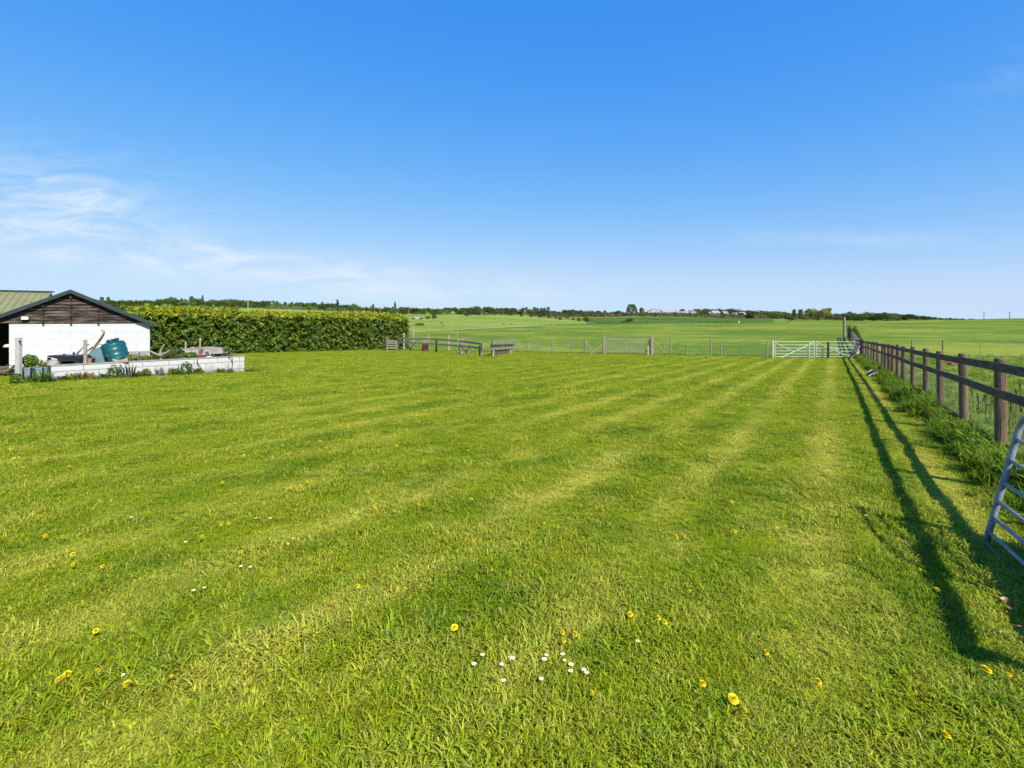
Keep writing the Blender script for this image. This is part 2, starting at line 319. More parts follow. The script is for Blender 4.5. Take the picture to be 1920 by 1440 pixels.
def brick_paint(name, col, joint, bw, bh, rot, jw=.012, stain=(.55, .53, .48), amt=.5, foot=(0, .4)):
    m, n, l = newmat(name)
    o = n.new('ShaderNodeOutputMaterial'); b = n.new('ShaderNodeBsdfPrincipled'); l.new(b.outputs[0], o.inputs[0]); b.inputs['Roughness'].default_value = .75
    t = n.new('ShaderNodeTexCoord'); vr = n.new('ShaderNodeVectorRotate'); vr.rotation_type = 'Z_AXIS'; vr.inputs['Angle'].default_value = rot; l.new(t.outputs['Object'], vr.inputs['Vector'])
    s = n.new('ShaderNodeSeparateXYZ'); l.new(vr.outputs[0], s.inputs[0]); c = n.new('ShaderNodeCombineXYZ'); l.new(s.outputs['X'], c.inputs[0]); l.new(s.outputs['Z'], c.inputs[1])
    br = n.new('ShaderNodeTexBrick'); br.inputs['Scale'].default_value = 1; br.inputs['Brick Width'].default_value = bw; br.inputs['Row Height'].default_value = bh
    br.inputs['Mortar Size'].default_value = jw; br.inputs['Mortar Smooth'].default_value = .4; br.inputs['Color1'].default_value = (*col, 1); br.inputs['Color2'].default_value = (*[v * .95 for v in col], 1); br.inputs['Mortar'].default_value = (*joint, 1)
    l.new(c.outputs[0], br.inputs['Vector'])
    nz = n.new('ShaderNodeTexNoise'); nz.inputs['Scale'].default_value = 2.6; nz.inputs['Detail'].default_value = 10; nz.inputs['Roughness'].default_value = .78; l.new(vr.outputs[0], nz.inputs['Vector'])
    mr = n.new('ShaderNodeMapRange'); mr.inputs[1].default_value = .56; mr.inputs[2].default_value = .78; mr.inputs[4].default_value = amt; l.new(nz.outputs[0], mr.inputs[0])
    mx = n.new('ShaderNodeMix'); mx.data_type = 'RGBA'; l.new(mr.outputs[0], mx.inputs[0]); l.new(br.outputs[0], mx.inputs[6]); mx.inputs[7].default_value = (*stain, 1)
    ft = n.new('ShaderNodeMapRange'); ft.inputs[1].default_value = foot[0]; ft.inputs[2].default_value = foot[1]; ft.inputs[3].default_value = .62; ft.inputs[4].default_value = 0; l.new(s.outputs['Z'], ft.inputs[0])
    n2 = n.new('ShaderNodeTexNoise'); n2.inputs['Scale'].default_value = 4.5; n2.inputs['Detail'].default_value = 8; n2.inputs['Roughness'].default_value = .7; l.new(vr.outputs[0], n2.inputs['Vector'])
    m2_ = n.new('ShaderNodeMapRange'); m2_.inputs[1].default_value = .38; m2_.inputs[2].default_value = .66; l.new(n2.outputs[0], m2_.inputs[0])
    mm_ = n.new('ShaderNodeMath'); mm_.operation = 'MULTIPLY'; l.new(ft.outputs[0], mm_.inputs[0]); l.new(m2_.outputs[0], mm_.inputs[1])
    mf = n.new('ShaderNodeMix'); mf.data_type = 'RGBA'; l.new(mm_.outputs[0], mf.inputs[0]); l.new(mx.outputs[2], mf.inputs[6]); mf.inputs[7].default_value = (.16, .14, .085, 1); l.new(mf.outputs[2], b.inputs['Base Color'])
    bm = n.new('ShaderNodeBump'); bm.inputs['Strength'].default_value = .4; bm.inputs['Distance'].default_value = .01; bm.invert = True; l.new(br.outputs['Fac'], bm.inputs['Height']); l.new(bm.outputs[0], b.inputs['Normal'])
    return m
M_WHITEWALL = brick_paint('white_painted_blockwork', (.495, .495, .49), (.41, .405, .40), .62, .225, R(-36), .010, stain=(.30, .285, .265), amt=.9)
M_LOWWALL = brick_paint('white_painted_low_blocks', (.49, .475, .46), (.20, .19, .18), .72, .26, R(-48.5), .012, stain=(.28, .26, .235), amt=.85)

# ------------------------------------------------------------------ mesh helpers
class MB:
    def __init__(s): s.v = []; s.f = []
    def add(s, vs, fs):
        o = len(s.v); s.v += [tuple(v) for v in vs]; s.f += [tuple(i + o for i in f) for f in fs]; return s
    def box(s, c, size, X=Vector((1, 0, 0)), Y=None, Zv=Vector((0, 0, 1))):
        X = Vector(X).normalized(); Zv = Vector(Zv).normalized(); Y = Y or Zv.cross(X)
        c = Vector(c); a, b, h = (k / 2 for k in size); vs = []
        for k in (-1, 1):
            for i, j in ((-1, -1), (1, -1), (1, 1), (-1, 1)): vs.append(c + X * a * i + Y * b * j + Zv * h * k)
        return s.add(vs, [(3, 2, 1, 0), (4, 5, 6, 7), (0, 1, 5, 4), (1, 2, 6, 5), (2, 3, 7, 6), (3, 0, 4, 7)])
    def bar(s, p, q, w, h, up=Vector((0, 0, 1))):
        p, q = Vector(p), Vector(q); d = q - p; Ln = d.length; d.normalize()
        if abs(d.dot(up)) > .98: up = Vector((0, 1, 0))
        Y = up.cross(d).normalized(); Zv = d.cross(Y)
        return s.box((p + q) / 2, (Ln, w, h), d, Y, Zv)
    def tube(s, pts, r, n=8, cap=True):
        pts = [Vector(p) for p in pts]; rs = r if isinstance(r, (list, tuple)) else [r] * len(pts)
        vs = []; ref = None
        for i, p in enumerate(pts):
            d = (pts[min(i + 1, len(pts) - 1)] - pts[max(i - 1, 0)]).normalized()
            if ref is None: ref = Vector((1, 0, 0)) if abs(d.x) < .8 else Vector((0, 1, 0))
            a = (ref - d * ref.dot(d)).normalized(); ref = a; b = d.cross(a)
            for k in range(n):
                t = 2 * math.pi * k / n; vs.append(p + (a * math.cos(t) + b * math.sin(t)) * rs[i])
        fs = [(i * n + k, i * n + (k + 1) % n, (i + 1) * n + (k + 1) % n, (i + 1) * n + k) for i in range(len(pts) - 1) for k in range(n)]
        if cap: fs += [tuple(range(n - 1, -1, -1)), tuple((len(pts) - 1) * n + k for k in range(n))]
        return s.add(vs, fs)
    def lathe(s, prof, c, axis=Vector((0, 0, 1)), n=20, sx=1.0):
        """prof: (radius, height) list"""
        axis = Vector(axis).normalized(); a = Vector((1, 0, 0)) if abs(axis.x) < .8 else Vector((0, 1, 0))
        a = (a - axis * a.dot(axis)).normalized(); b = axis.cross(a); c = Vector(c); vs = []
        for r, h in prof:
            for k in range(n):
                t = 2 * math.pi * k / n; vs.append(c + axis * h + (a * math.cos(t) * sx + b * math.sin(t)) * r)
        fs = [(i * n + k, i * n + (k + 1) % n, (i + 1) * n + (k + 1) % n, (i + 1) * n + k) for i in range(len(prof) - 1) for k in range(n)]
        fs += [tuple(range(n - 1, -1, -1)), tuple((len(prof) - 1) * n + k for k in range(n))]
        return s.add(vs, fs)
    def prism(s, poly, d):
        """closed polygon of points, extruded by vector d"""
        d = Vector(d); n = len(poly); vs = [Vector(p) for p in poly]; vs += [v + d for v in vs]
        return s.add(vs, [tuple(range(n - 1, -1, -1)), tuple(range(n, 2 * n))] + [(i, (i + 1) % n, n + (i + 1) % n, n + i) for i in range(n)])
    def arr(s, V, Fc):
        return s.add([tuple(v) for v in V], [tuple(f) for f in Fc])
def curve(pts, n=8):
    """Catmull-Rom through points"""
    P = [Vector(p) for p in pts]; P = [P[0] * 2 - P[1]] + P + [P[-1] * 2 - P[-2]]; out = []
    for i in range(1, len(P) - 2):
        for k in range(n):
            t = k / n; a, b, c, d = P[i - 1], P[i], P[i + 1], P[i + 2]
            out.append(.5 * (2 * b + (c - a) * t + (2 * a - 5 * b + 4 * c - d) * t * t + (3 * b - a - 3 * c + d) * t ** 3))
    return out + [P[-2]]
ORG = {}
def mesh(name, mb, mat, smooth=False):
    me = bpy.data.meshes.new(name); me.from_pydata(mb.v, [], mb.f); me.materials.append(mat)
    if smooth: me.polygons.foreach_set('use_smooth', [True] * len(me.polygons))
    me.update(); return me
def thing(name, label, cat, loc, group=None):
    o = bpy.data.objects.new(name, None); o.empty_display_size = .1; COL.objects.link(o); o.location = loc
    o['label'] = label; o['category'] = cat
    if group: o['group'] = group
    ORG[o.name] = Vector(loc); return o
def part(name, mb, mat, parent, label=None, smooth=False, bevel=0):
    og = ORG[parent.name]; m2 = MB(); m2.f = mb.f; m2.v = [(v[0] - og.x, v[1] - og.y, v[2] - og.z) for v in mb.v]
    o = bpy.data.objects.new(name, mesh(name, m2, mat, smooth)); COL.objects.link(o); o.parent = parent; ORG[o.name] = og
    if label: o['label'] = label
    if bevel: b = o.modifiers.new('bevel', 'BEVEL'); b.width = bevel; b.segments = 2; b.limit_method = 'ANGLE'
    return o
def single(name, mb, mat, label, cat, loc, group=None, smooth=False, bevel=0):
    loc = Vector(loc); m2 = MB(); m2.f = mb.f; m2.v = [(v[0] - loc.x, v[1] - loc.y, v[2] - loc.z) for v in mb.v]
    o = bpy.data.objects.new(name, mesh(name, m2, mat, smooth)); COL.objects.link(o); o.location = loc; ORG[o.name] = loc
    o['label'] = label; o['category'] = cat
    if group: o['group'] = group
    if bevel: b = o.modifiers.new('bevel', 'BEVEL'); b.width = bevel; b.segments = 2; b.limit_method = 'ANGLE'
    return o
def struct(name, V, Fc, mat, smooth=True):
    me = bpy.data.meshes.new(name); me.from_pydata([tuple(v) for v in V], [], [tuple(f) for f in Fc]); me.materials.append(mat)
    if smooth: me.polygons.foreach_set('use_smooth', [True] * len(me.polygons))
    o = bpy.data.objects.new(name, me); COL.objects.link(o); o['kind'] = 'structure'; return o
def copy_tree(o, loc, rz=0, scale=(1, 1, 1), label=None, group=None):
    r = o.copy(); COL.objects.link(r); r.location = loc; r.rotation_euler = (0, 0, rz); r.scale = scale; ORG[r.name] = Vector(loc)
    if label: r['label'] = label
    if group: r['group'] = group
    for c in o.children:
        k = c.copy(); COL.objects.link(k); k.parent = r
        for g in c.children:
            h = g.copy(); COL.objects.link(h); h.parent = k
    return r
def grid_faces(nr, nc): return [(i * nc + j, i * nc + j + 1, (i + 1) * nc + j + 1, (i + 1) * nc + j) for i in range(nr - 1) for j in range(nc - 1)]

# ------------------------------------------------------------------ ground
az = np.concatenate([np.linspace(-56, 56, 340), np.linspace(56, 304, 90)[1:-1]]); rad = np.concatenate([[.25], np.geomspace(.6, 1600, 170)])
A, RR = np.meshgrid(np.radians(az), rad); X = RR * np.sin(A); Y = RR * np.cos(A); ZZ = Z(X, Y)
nr, nc = X.shape
V = np.stack([X.ravel(), Y.ravel(), ZZ.ravel()], 1); Fc = []
for i in range(nr - 1):
    for j in range(nc): Fc.append((i * nc + j, (i + 1) * nc + j, (i + 1) * nc + (j + 1) % nc, i * nc + (j + 1) % nc))
V = np.vstack([V, [[0, 0, z1(0, 0)]]]); Fc += [(nr * nc, j, (j + 1) % nc) for j in range(nc)]
struct('ground', V, Fc, M_PAST)

def fence_x(D): return 2.15 + .628 * D
def lawn_edge(t):      # far edge of the lawn, t from 0 left to 1 right
    x = -12 + t * 37.0; return 41.0 - (x + 12) * .125
rows = np.linspace(-25, 1, 2)
nv, nu = 90, 110; V = []
for s in np.linspace(0, 1, nv):
    for t in np.linspace(0, 1, nu):
        D = -14 + s * (lawn_edge(t) + 14); xr = fence_x(D) - .05
        xl = -34 if D < 14 else (-34 + (D - 14) / 13 * 12.6 if D < 27 else -21.4 + (D - 27) * .689)
        x = xl + t * (xr - xl); V.append((x, D, z1(x, D) + .006))
struct('lawn', V, grid_faces(nv, nu), M_LAWN)
def sheet(name, mat, lower, upper, p0, p1, nx, ny, off):
    lx, ly = zip(*lower); ux, uy = zip(*upper); V = []
    for p in np.linspace(p0, p1, nx):
        a = gp(p, np.interp(p, lx, ly)); b = gp(p, np.interp(p, ux, uy))
        for s in np.linspace(0, 1, ny):
            D = a.y + (b.y - a.y) * s; q = onground(p, D); V.append((q.x, q.y, q.z + off * (D / 200)))
    return struct(name, V, grid_faces(nx, ny), mat)
LOW = [(400, 600), (600, 613), (775, 622.5), (820, 620.5), (900, 616), (1000, 611.5), (1060, 609), (1125, 607.2)]
sheet('hillside_field', M_HILL, LOW, [(400, 576), (560, 576), (700, 585.5), (775, 589.5), (820, 590.5), (900, 591), (985, 592.5), (1050, 599), (1125, 606.8)], 400, 1125, 60, 24, .10)
sheet('farm_track', M_TRACK, [(p, y + .9) for p, y in LOW], [(p, y - .1) for p, y in LOW], 770, 1040, 40, 4, .16)
sheet('crop_field', M_CROP, [(1100, 607.5), (1250, 606.2), (1450, 604.6)], [(1100, 596.5), (1250, 595.5), (1450, 598)], 1100, 1450, 40, 14, .10)

# ------------------------------------------------------------------ grass (stuff)
def tuft(name, n, rad_, hmin, hmax, w, mat, lean=.5, seg=3, rg=rng):
    V = []; Fc = []
    for _ in range(n):
        a = rg.uniform(0, 2 * math.pi); r = rad_ * math.sqrt(rg.uniform()); bx, by = r * math.cos(a), r * math.sin(a)
        h = rg.uniform(hmin, hmax); d = rg.uniform(0, 2 * math.pi); ln = rg.uniform(.25, 1) * lean * h
        tw = d + math.pi / 2 + rg.uniform(-.7, .7); ww = w * rg.uniform(.6, 1.25)
        o = len(V)
        cu_ = rg.uniform(-1.3, 1.3) if lean > 1 else rg.uniform(-.4, .4); ar = rg.uniform(.45, .80) * math.pi; px_, py_ = bx, by
        for k in range(seg + 1):
            t = k / seg; dd_ = d + cu_ * t
            if k: px_ += math.cos(dd_) * ln / seg * (.4 + 1.2 * t); py_ += math.sin(dd_) * ln / seg * (.4 + 1.2 * t)
            zz = h * math.sin(t * ar) if lean > 1 else h * (t - .25 * (ln / h) * t * t)
            wx, wy = -math.sin(dd_ + tw - d - math.pi / 2), math.cos(dd_ + tw - d - math.pi / 2); hw = ww * .5 * (1 - t ** 2.2) + .0003
            V.append((px_ - wx * hw, py_ - wy * hw, zz - .008)); V.append((px_ + wx * hw, py_ + wy * hw, zz - .008))
            if k: Fc.append((o + 2 * k - 2, o + 2 * k - 1, o + 2 * k + 1, o + 2 * k))
    me = bpy.data.meshes.new(name); me.from_pydata(V, [], Fc); me.materials.append(mat)
    return bpy.data.objects.new(name, me)
def scatter(name, pts, scl, protos, label=None):
    """one grass object: blades set out by geometry nodes on a cloud of points"""
    c = bpy.data.collections.new(name + '_tufts')
    for p in protos: c.objects.link(p)
    n = len(pts); me = bpy.data.meshes.new(name); me.vertices.add(n); me.vertices.foreach_set('co', np.asarray(pts, np.float32).ravel())
    for nm, ty, dat in (('rot', 'FLOAT', rng.uniform(0, 6.283, n)), ('scl', 'FLOAT', np.asarray(scl)), ('idx', 'INT', rng.integers(0, len(protos), n))):
        a = me.attributes.new(nm, ty, 'POINT'); a.data.foreach_set('value', dat.astype(np.int32 if ty == 'INT' else np.float32))
    o = bpy.data.objects.new(name, me); COL.objects.link(o); o['kind'] = 'stuff'
    if label: o['label'] = label
    g = bpy.data.node_groups.new(name, 'GeometryNodeTree'); g.interface.new_socket('Geometry', in_out='INPUT', socket_type='NodeSocketGeometry'); g.interface.new_socket('Geometry', in_out='OUTPUT', socket_type='NodeSocketGeometry')
    nd = g.nodes; lk = g.links; gi = nd.new('NodeGroupInput'); go = nd.new('NodeGroupOutput'); ip = nd.new('GeometryNodeInstanceOnPoints'); ci = nd.new('GeometryNodeCollectionInfo')
    ci.inputs[0].default_value = c; ci.inputs[1].default_value = True; ci.inputs[2].default_value = True
    def na(nm, ty):
        x = nd.new('GeometryNodeInputNamedAttribute'); x.data_type = ty; x.inputs[0].default_value = nm; return x.outputs[0]
    cx = nd.new('ShaderNodeCombineXYZ'); lk.new(na('rot', 'FLOAT'), cx.inputs[2])
    lk.new(gi.outputs[0], ip.inputs['Points']); lk.new(ci.outputs[0], ip.inputs['Instance']); ip.inputs['Pick Instance'].default_value = True
    lk.new(na('idx', 'INT'), ip.inputs['Instance Index']); lk.new(cx.outputs[0], ip.inputs['Rotation']); lk.new(na('scl', 'FLOAT'), ip.inputs['Scale'])
    lk.new(ip.outputs[0], go.inputs[0])
    md = o.modifiers.new('blades', 'NODES'); md.node_group = g
    return o
def smooth_noise(x, y, s, seed):
    r = np.random.default_rng(seed); v = 0
    for _ in range(7):
        a = r.uniform(0, 6.28); k = s * r.uniform(.5, 1.8); v = v + np.sin((x * math.cos(a) + y * math.sin(a)) * k + r.uniform(0, 6.28))
    return v / 7
# the flower beds, walls and shed keep the lawn grass off
LW0, LW1 = Vector((-.901 * 14.5, 14.5, 0)), Vector((-.523 * 18.4, 18.4, 0))     # the low wall's ends
LWD = (LW1 - LW0).normalized(); LWN = Vector((LWD.y, -LWD.x, 0))               # towards the camera
def lawn_ok(x, y):
    right = x < fence_x(y) - .12
    t = (x + 12) / 37; far = y < 41.0 - (x + 12) * .125 + .2
    hedge = x > np.where(y > 27, -21.4 + (y - 27) * .689, -99)
    side = (x - LW0.x) * LWN.x + (y - LW0.y) * LWN.y
    bed = (side > .03) | (y > LW1.y + (x - LW1.x) * -.9 + .35) | (y < 13.9)
    shed = (x > -17.5 + (y - 14.3) * .35) | (y < 14.6)
    return right & far & hedge & bed & shed
def ring(d0, d1, dens, mu=1.06, ok=lawn_ok):
    """points spread over the ground in front of the camera between two depths"""
    mg = 3.0 if d0 < 9 else .8; n = int(dens * ((d1 ** 2 - d0 ** 2) * mu + 2 * (d1 - d0) * mg)); k_ = rng.uniform(0, 1, n); d = d0 + (d1 - d0) * k_; w_ = mu * d + mg
    keep = rng.uniform(0, 1, n) * (mu * d1 + mg) < w_; n2 = int(keep.sum()); f_ = n / max(n2, 1); d = d[keep]; w_ = w_[keep]
    if f_ > 1.02:
        ex = rng.choice(len(d), int(n - n2)); d = np.concatenate([d, d[ex] + rng.uniform(-.1, .1, len(ex))]); w_ = np.concatenate([w_, w_[ex]])
    x = rng.uniform(-1, 1, len(d)) * w_
    k = ok(x, d); return x[k], d[k]
near = [tuft('lawn_tuft', 34, .085, .018, .046, .0064, M_BLADE, 1.7, 5) for _ in range(6)] + [tuft('lawn_tuft', 24, .06, .034, .070, .0066, M_BLADE, 1.4, 5) for _ in range(3)] + [tuft('lawn_weed', 11, .03, .018, .036, .016, M_BLADE, 2.0, 4) for _ in range(2)]
xs, ys = [], []
for a, b, dn in ((1.0, 3.2, 760), (3.2, 5.5, 560), (5.5, 9, 330), (9, 13, 170)):
    x, y = ring(a, b, dn); xs.append(x); ys.append(y)
x = np.concatenate(xs); y = np.concatenate(ys)
s = .80 + .55 * smooth_noise(x, y, 6.5, 9) + .35 * smooth_noise(x, y, 2.2, 3) + .22 * smooth_noise(x, y, .8, 5) + rng.uniform(-.15, .2, len(x)); s = np.clip(s * .86, .48, 1.5)
s = s * np.where((x < -.6) & (y < 2.6), 1.25, 1)
scatter('lawn_grass', np.stack([x, y, Z(x, y)], 1), s, near)
mid = [tuft('lawn_patch', 80, .24, .022, .06, .0095, M_BLADE, 1.5, 3) for _ in range(4)]
xs, ys = [], []
for a, b, dn in ((12.5, 20, 26), (20, 30, 15), (30, 42, 9)):
    x, y = ring(a, b, dn); xs.append(x); ys.append(y)
x = np.concatenate(xs); y = np.concatenate(ys); s = np.clip(.95 + .3 * smooth_noise(x, y, 1.1, 4) + rng.uniform(-.2, .25, len(x)), .5, 1.6)
scatter('mown_grass', np.stack([x, y, Z(x, y)], 1), s, mid)
# rank grass along the foot of the fence, and under the far fences, hedge and walls
tall = [tuft('tall_tuft', 70, .13, .08, .34, .012, M_TALL, .95, 5) for _ in range(4)] + [tuft('tall_weed', 30, .10, .10, .26, .030, M_TALL, 1.3, 5) for _ in range(3)]
P = []; S = []
for _ in range(2600):
    D = 1.2 + 36 * rng.uniform() ** 1.6; off = abs(rng.normal(0, .17)); cl_ = .55 + .55 * math.sin(D * 1.9) * math.sin(D * .83 + 1)
    if rng.uniform() > .35 + .65 * cl_ or (17.6 < D < 21.5 and off > .12): continue
    p = Vector((fence_x(D), D, 0)) - Vector((FD.y, -FD.x, 0)) * (off + .06); P.append((p.x, p.y, z1(p.x, p.y))); S.append(rng.uniform(.45, 1.15) * (1.25 - .5 * min(off, 1)) * (.8 + .35 * cl_) * (.8 if D < 10 else 1))
scatter('tall_grass', P, S, tall)
P = []; S = []
for k in range(2600):                                      # rough grass of the paddock beyond the fence
    D = 3 + 42 * rng.uniform() ** 1.3; x = fence_x(D) + .15 + rng.uniform() ** 1.4 * (6 + D * .4); P.append((x, D, z1(x, D))); S.append(rng.uniform(.35, .95))
for k in range(1100):
    t = rng.uniform(-.05, 1.02); x = -12 + t * 37; D = 41 - (x + 12) * .125 + rng.normal(.15, .22); P.append((x, D, z1(x, D))); S.append(rng.uniform(.3, .8))
for k in range(500):
    D = 28 + 15 * rng.uniform(); x = -21.4 + (D - 27) * .689 + rng.uniform(-.1, .5); P.append((x, D, z1(x, D))); S.append(rng.uniform(.4, .9))
for k in range(240):
    t = rng.uniform(-.1, 1.1); q = LW0.lerp(LW1, t) + LWN * rng.uniform(.03, .3); P.append((q.x, q.y, z1(q.x, q.y))); S.append(rng.uniform(.25, .75))
roughs = [tuft('rough_tuft', 34, .20, .08, .30, .010, M_ROUGH, .9, 3) for _ in range(4)]
scatter('rough_grass', P, S, roughs)

# ------------------------------------------------------------------ the long post and rail fence
POST_PX = [1877, 1808, 1763.6, 1736, 1711.8, 1694.7, 1682.8, 1673.8, 1667.5, 1660, 1654.4, 1645.8, 1639, 1634, 1628.7, 1624]
PD = [1.4, 3.1, 4.85] + [2.15 / ((p - 960) / F - .628) for p in POST_PX] + [36.6]
FN = Vector((-FD.y, FD.x, 0))                      # lawn side of the fence
t = thing('post_and_rail_fence', 'dark post and rail fence running along the right edge of the lawn', 'fence', (fence_x(3), 3, z1(fence_x(3), 3)))
tops = []
for i, D in enumerate(PD):
    x = fence_x(D); g = Vector((x, D, z1(x, D))); r = .062 + rng.uniform(-.006, .008); h = 1.27 + rng.uniform(-.03, .03)
    lx, ly = rng.uniform(-.02, .02, 2); m = MB()
    pts = [g + Vector((lx * k, ly * k, h * k)) for k in (-.12, .12, .35, .6, .85, .985, 1.0)]
    m.tube(pts, [r * 1.04, r * 1.03, r, r * .99, r * .985, r * .97, r * .86], 14)
    part('post', m, M_POST, t, smooth=False); tops.append(g)
part_pts = []
def rail(name, hc, hh, mat, thick=.028, n0=0, n1=None, off=.085, wob=.012):
    m = MB(); idx = list(range(n0, n1 or len(tops))); k = 0
    while k < len(idx) - 1:
        j = min(k + 2, len(idx) - 1)
        P_ = [tops[idx[q]] + FN * (off + rng.uniform(-.004, .004)) + Vector((0, 0, hc + rng.uniform(-wob, wob))) for q in range(k, j + 1)]
        if k: P_[0] = last
        last = P_[-1]
        P_[0] = P_[0] - FD * (.07 if k else .1); P_[-1] = P_[-1] + FD * .07
        o = .0 if (k // 2) % 2 == 0 else .008
        for a, b in zip(P_[:-1], P_[1:]): m.bar(a + FN * o, b + FN * o, thick, hh)
        k = j
    return part(name, m, mat, t, bevel=.004)
rail('rail', 1.185, .106, M_RAIL); rail('rail', .875, .104, M_RAIL)
m = MB()
for a, b in zip(tops[:-1], tops[1:]): m.bar(a + Vector((0, 0, .09)) + FN * -.055 + FD * .05, b + Vector((0, 0, .09)) + FN * -.055 - FD * .05, .03, .2)
part('gravel_board', m, M_DARKWOOD, t, bevel=.003)
m = MB()                                            # stock wire on the field side
for h in (.12, .24, .36, .48, .60, .74):
    m.tube([a + Vector((0, 0, h + rng.uniform(-.008, .008))) + FN * -.075 for a in tops], .0024, 4, False)
for a, b in zip(tops[:-1], tops[1:]):
    n_ = max(2, int((b - a).length / .22))
    for k in range(n_):
        q = a.lerp(b, (k + .5) / n_) + FN * -.075; m.bar(q + Vector((0, 0, .12)), q + Vector((0, 0, .74)), .0022, .0022)
part('stock_wire', m, M_WIRE, t)
# its end post at the corner by the white gates
g = gp(1616, 673); t = thing('corner_post', 'thick dark corner post where the long fence meets the white gates', 'fence post', g)
part('post', MB().tube([g + Vector((0, 0, k)) for k in (-.1, .5, 1.0, 1.36, 1.39)], [.135, .13, .13, .128, .105], 14), M_DARKWOOD, t)
part('strut', MB().bar(g + Vector((-.75, .05, .05)), g + Vector((-.1, 0, .95)), .09, .09), M_GREYWOOD, t)
# its continuation up the far slope
t = None; tops2 = []
for D in np.linspace(40, 76, 16):
    x = fence_x(D); tops2.append(Vector((x, D, z1(x, D))))
t = thing('field_fence', 'weathered grey rail fence climbing the slope beyond the white gates', 'fence', tops2[0])
for g in tops2: part('post', MB().tube([g + Vector((0, 0, k)) for k in (-.1, .7, 1.35)], .075, 8), M_GREYWOOD, t)
for h in (1.22, .92, .5):
    m = MB()
    for a, b in zip(tops2[:-1], tops2[1:]): m.bar(a + Vector((0, 0, h)) + FN * .09, b + Vector((0, 0, h)) + FN * .09, .045, .13)
    part('rail', m, M_GREYWOOD, t)

# ------------------------------------------------------------------ galvanised gate leaning on the fence
gd = Vector((-.40, -.912, -.03)).normalized()       # from the near stile towards the camera
b0 = gp(1847, 1027) + Vector((0, 0, .02)); ga = (at(1918, 779, 3.68) - b0); ga = ga - gd * ga.dot(gd); gh = ga.length; ga.normalize()
t = thing('field_gate', 'blue grey tubular steel gate leaning against the dark rail fence', 'gate', b0)
gl = 1.1; m = MB()
m.tube(curve([b0 + ga * .03, b0 + ga * .4, b0 + ga * .8, b0 + ga * (gh - .09), b0 + ga * (gh - .02) + gd * .03, b0 + ga * gh + gd * .12], 5), .021, 10)
part('stile', m, M_GALV, t, smooth=True)
part('stile', MB().tube([b0 + gd * gl, b0 + gd * gl + ga * gh], .021, 10), M_GALV, t, smooth=True)
for fr in (.105, .22, .345, .49, .66, .82, 1.0): part('bar', MB().tube([b0 + ga * gh * fr + gd * (.0 if fr < 1 else .10), b0 + ga * gh * fr + gd * gl], .0135, 10), M_GALV, t, smooth=True)
part('bottom_rod', MB().tube([b0 + ga * .02, b0 + ga * .005 + gd * .3, b0 + gd * gl], .006, 6), M_GALV, t)
# unseen boards added beside the fence to shade the ground under the gate
p0, p1 = Vector((fence_x(3.2), 3.2, 0)), Vector((fence_x(1.42), 1.42, 0)); m = MB()
for k in range(6):
    a, b = p0 + FN * .125, p1 + FN * .125; a.z = z1(a.x, a.y) + .10 + k * .145; b.z = z1(b.x, b.y) + .10 + k * .145; m.bar(a, b, .022, .143)
single('shade_boards', m, M_DARKWOOD, 'unseen dark boards added along the fence past the leaning steel gate to shade the ground', 'shade_boards', p0)

# ------------------------------------------------------------------ white gates and the far wire fence
t = thing('steel_gate', 'white painted steel gate with crossing braces hung on the white post', 'gate', gp(1452, 671))
def P_(px, py, D): return at(px, py, D)
dA, dB, dC = gp(1450, 671).y, gp(1527, 672).y, gp(1604, 672.5).y
def dd(px): return dA + (px - 1450) / 154 * (dC - dA)
def wpath(pts, off=0): return [at(p, y, dd(p) + off) for p, y in pts]
gate_bars = [640.3, 646.5, 652.5, 658, 663.5, 668.5]
m = MB(); m.tube(wpath([(1449, 638), (1449, 672)]), .06, 10); part('post', m, M_WHITEMETAL, t)
for q in (1453, 1526.5): part('stile', MB().tube(wpath([(q, 639.5), (q, 669.5)]), .028, 8), M_WHITEMETAL, t)
for y in gate_bars: part('bar', MB().tube(wpath([(1453, y), (1526.5, y + .2)]), .0165, 8), M_WHITEMETAL, t)
part('brace', MB().tube(wpath([(1465, 670.5), (1485, 661), (1508, 650.5), (1526, 641)], -.04), .026, 8), M_WHITEMETAL, t)
part('brace', MB().tube(wpath([(1453, 642.5), (1468, 650), (1490, 660)], -.04), .022, 8), M_WHITEMETAL, t)
part('drop_bolt', MB().tube(wpath([(1517, 645), (1517, 675)], -.08), .032, 8), M_WHITEMETAL, t)
t = thing('steel_gate', 'white painted steel gate closing against the dark corner post', 'gate', gp(1600, 672))
for q in (1530, 1602): part('stile', MB().tube(wpath([(q, 639.5), (q, 668.5)]), .028, 8), M_WHITEMETAL, t)
for y in gate_bars: part('bar', MB().tube(wpath([(1530, y + .2), (1602, y + .6)]), .0165, 8), M_WHITEMETAL, t)
part('brace', MB().tube(wpath([(1531, 641), (1545, 649), (1562, 656), (1578, 663), (1592, 668)], -.04), .026, 8), M_WHITEMETAL, t)
part('brace', MB().tube(wpath([(1545, 649.5), (1562, 652), (1580, 660)], -.05), .022, 8), M_WHITEMETAL, t)
g = at(1553, 672.5, dd(1553) - .35); g.z = z1(g.x, g.y)
single('fence_post', MB().tube([g + Vector((0, 0, k)) for k in (-.1, .6, 1.14, 1.17)], [.075, .073, .072, .055], 10), M_DARKWOOD, 'dark brown round post standing in front of the white gates', 'fence post', g)

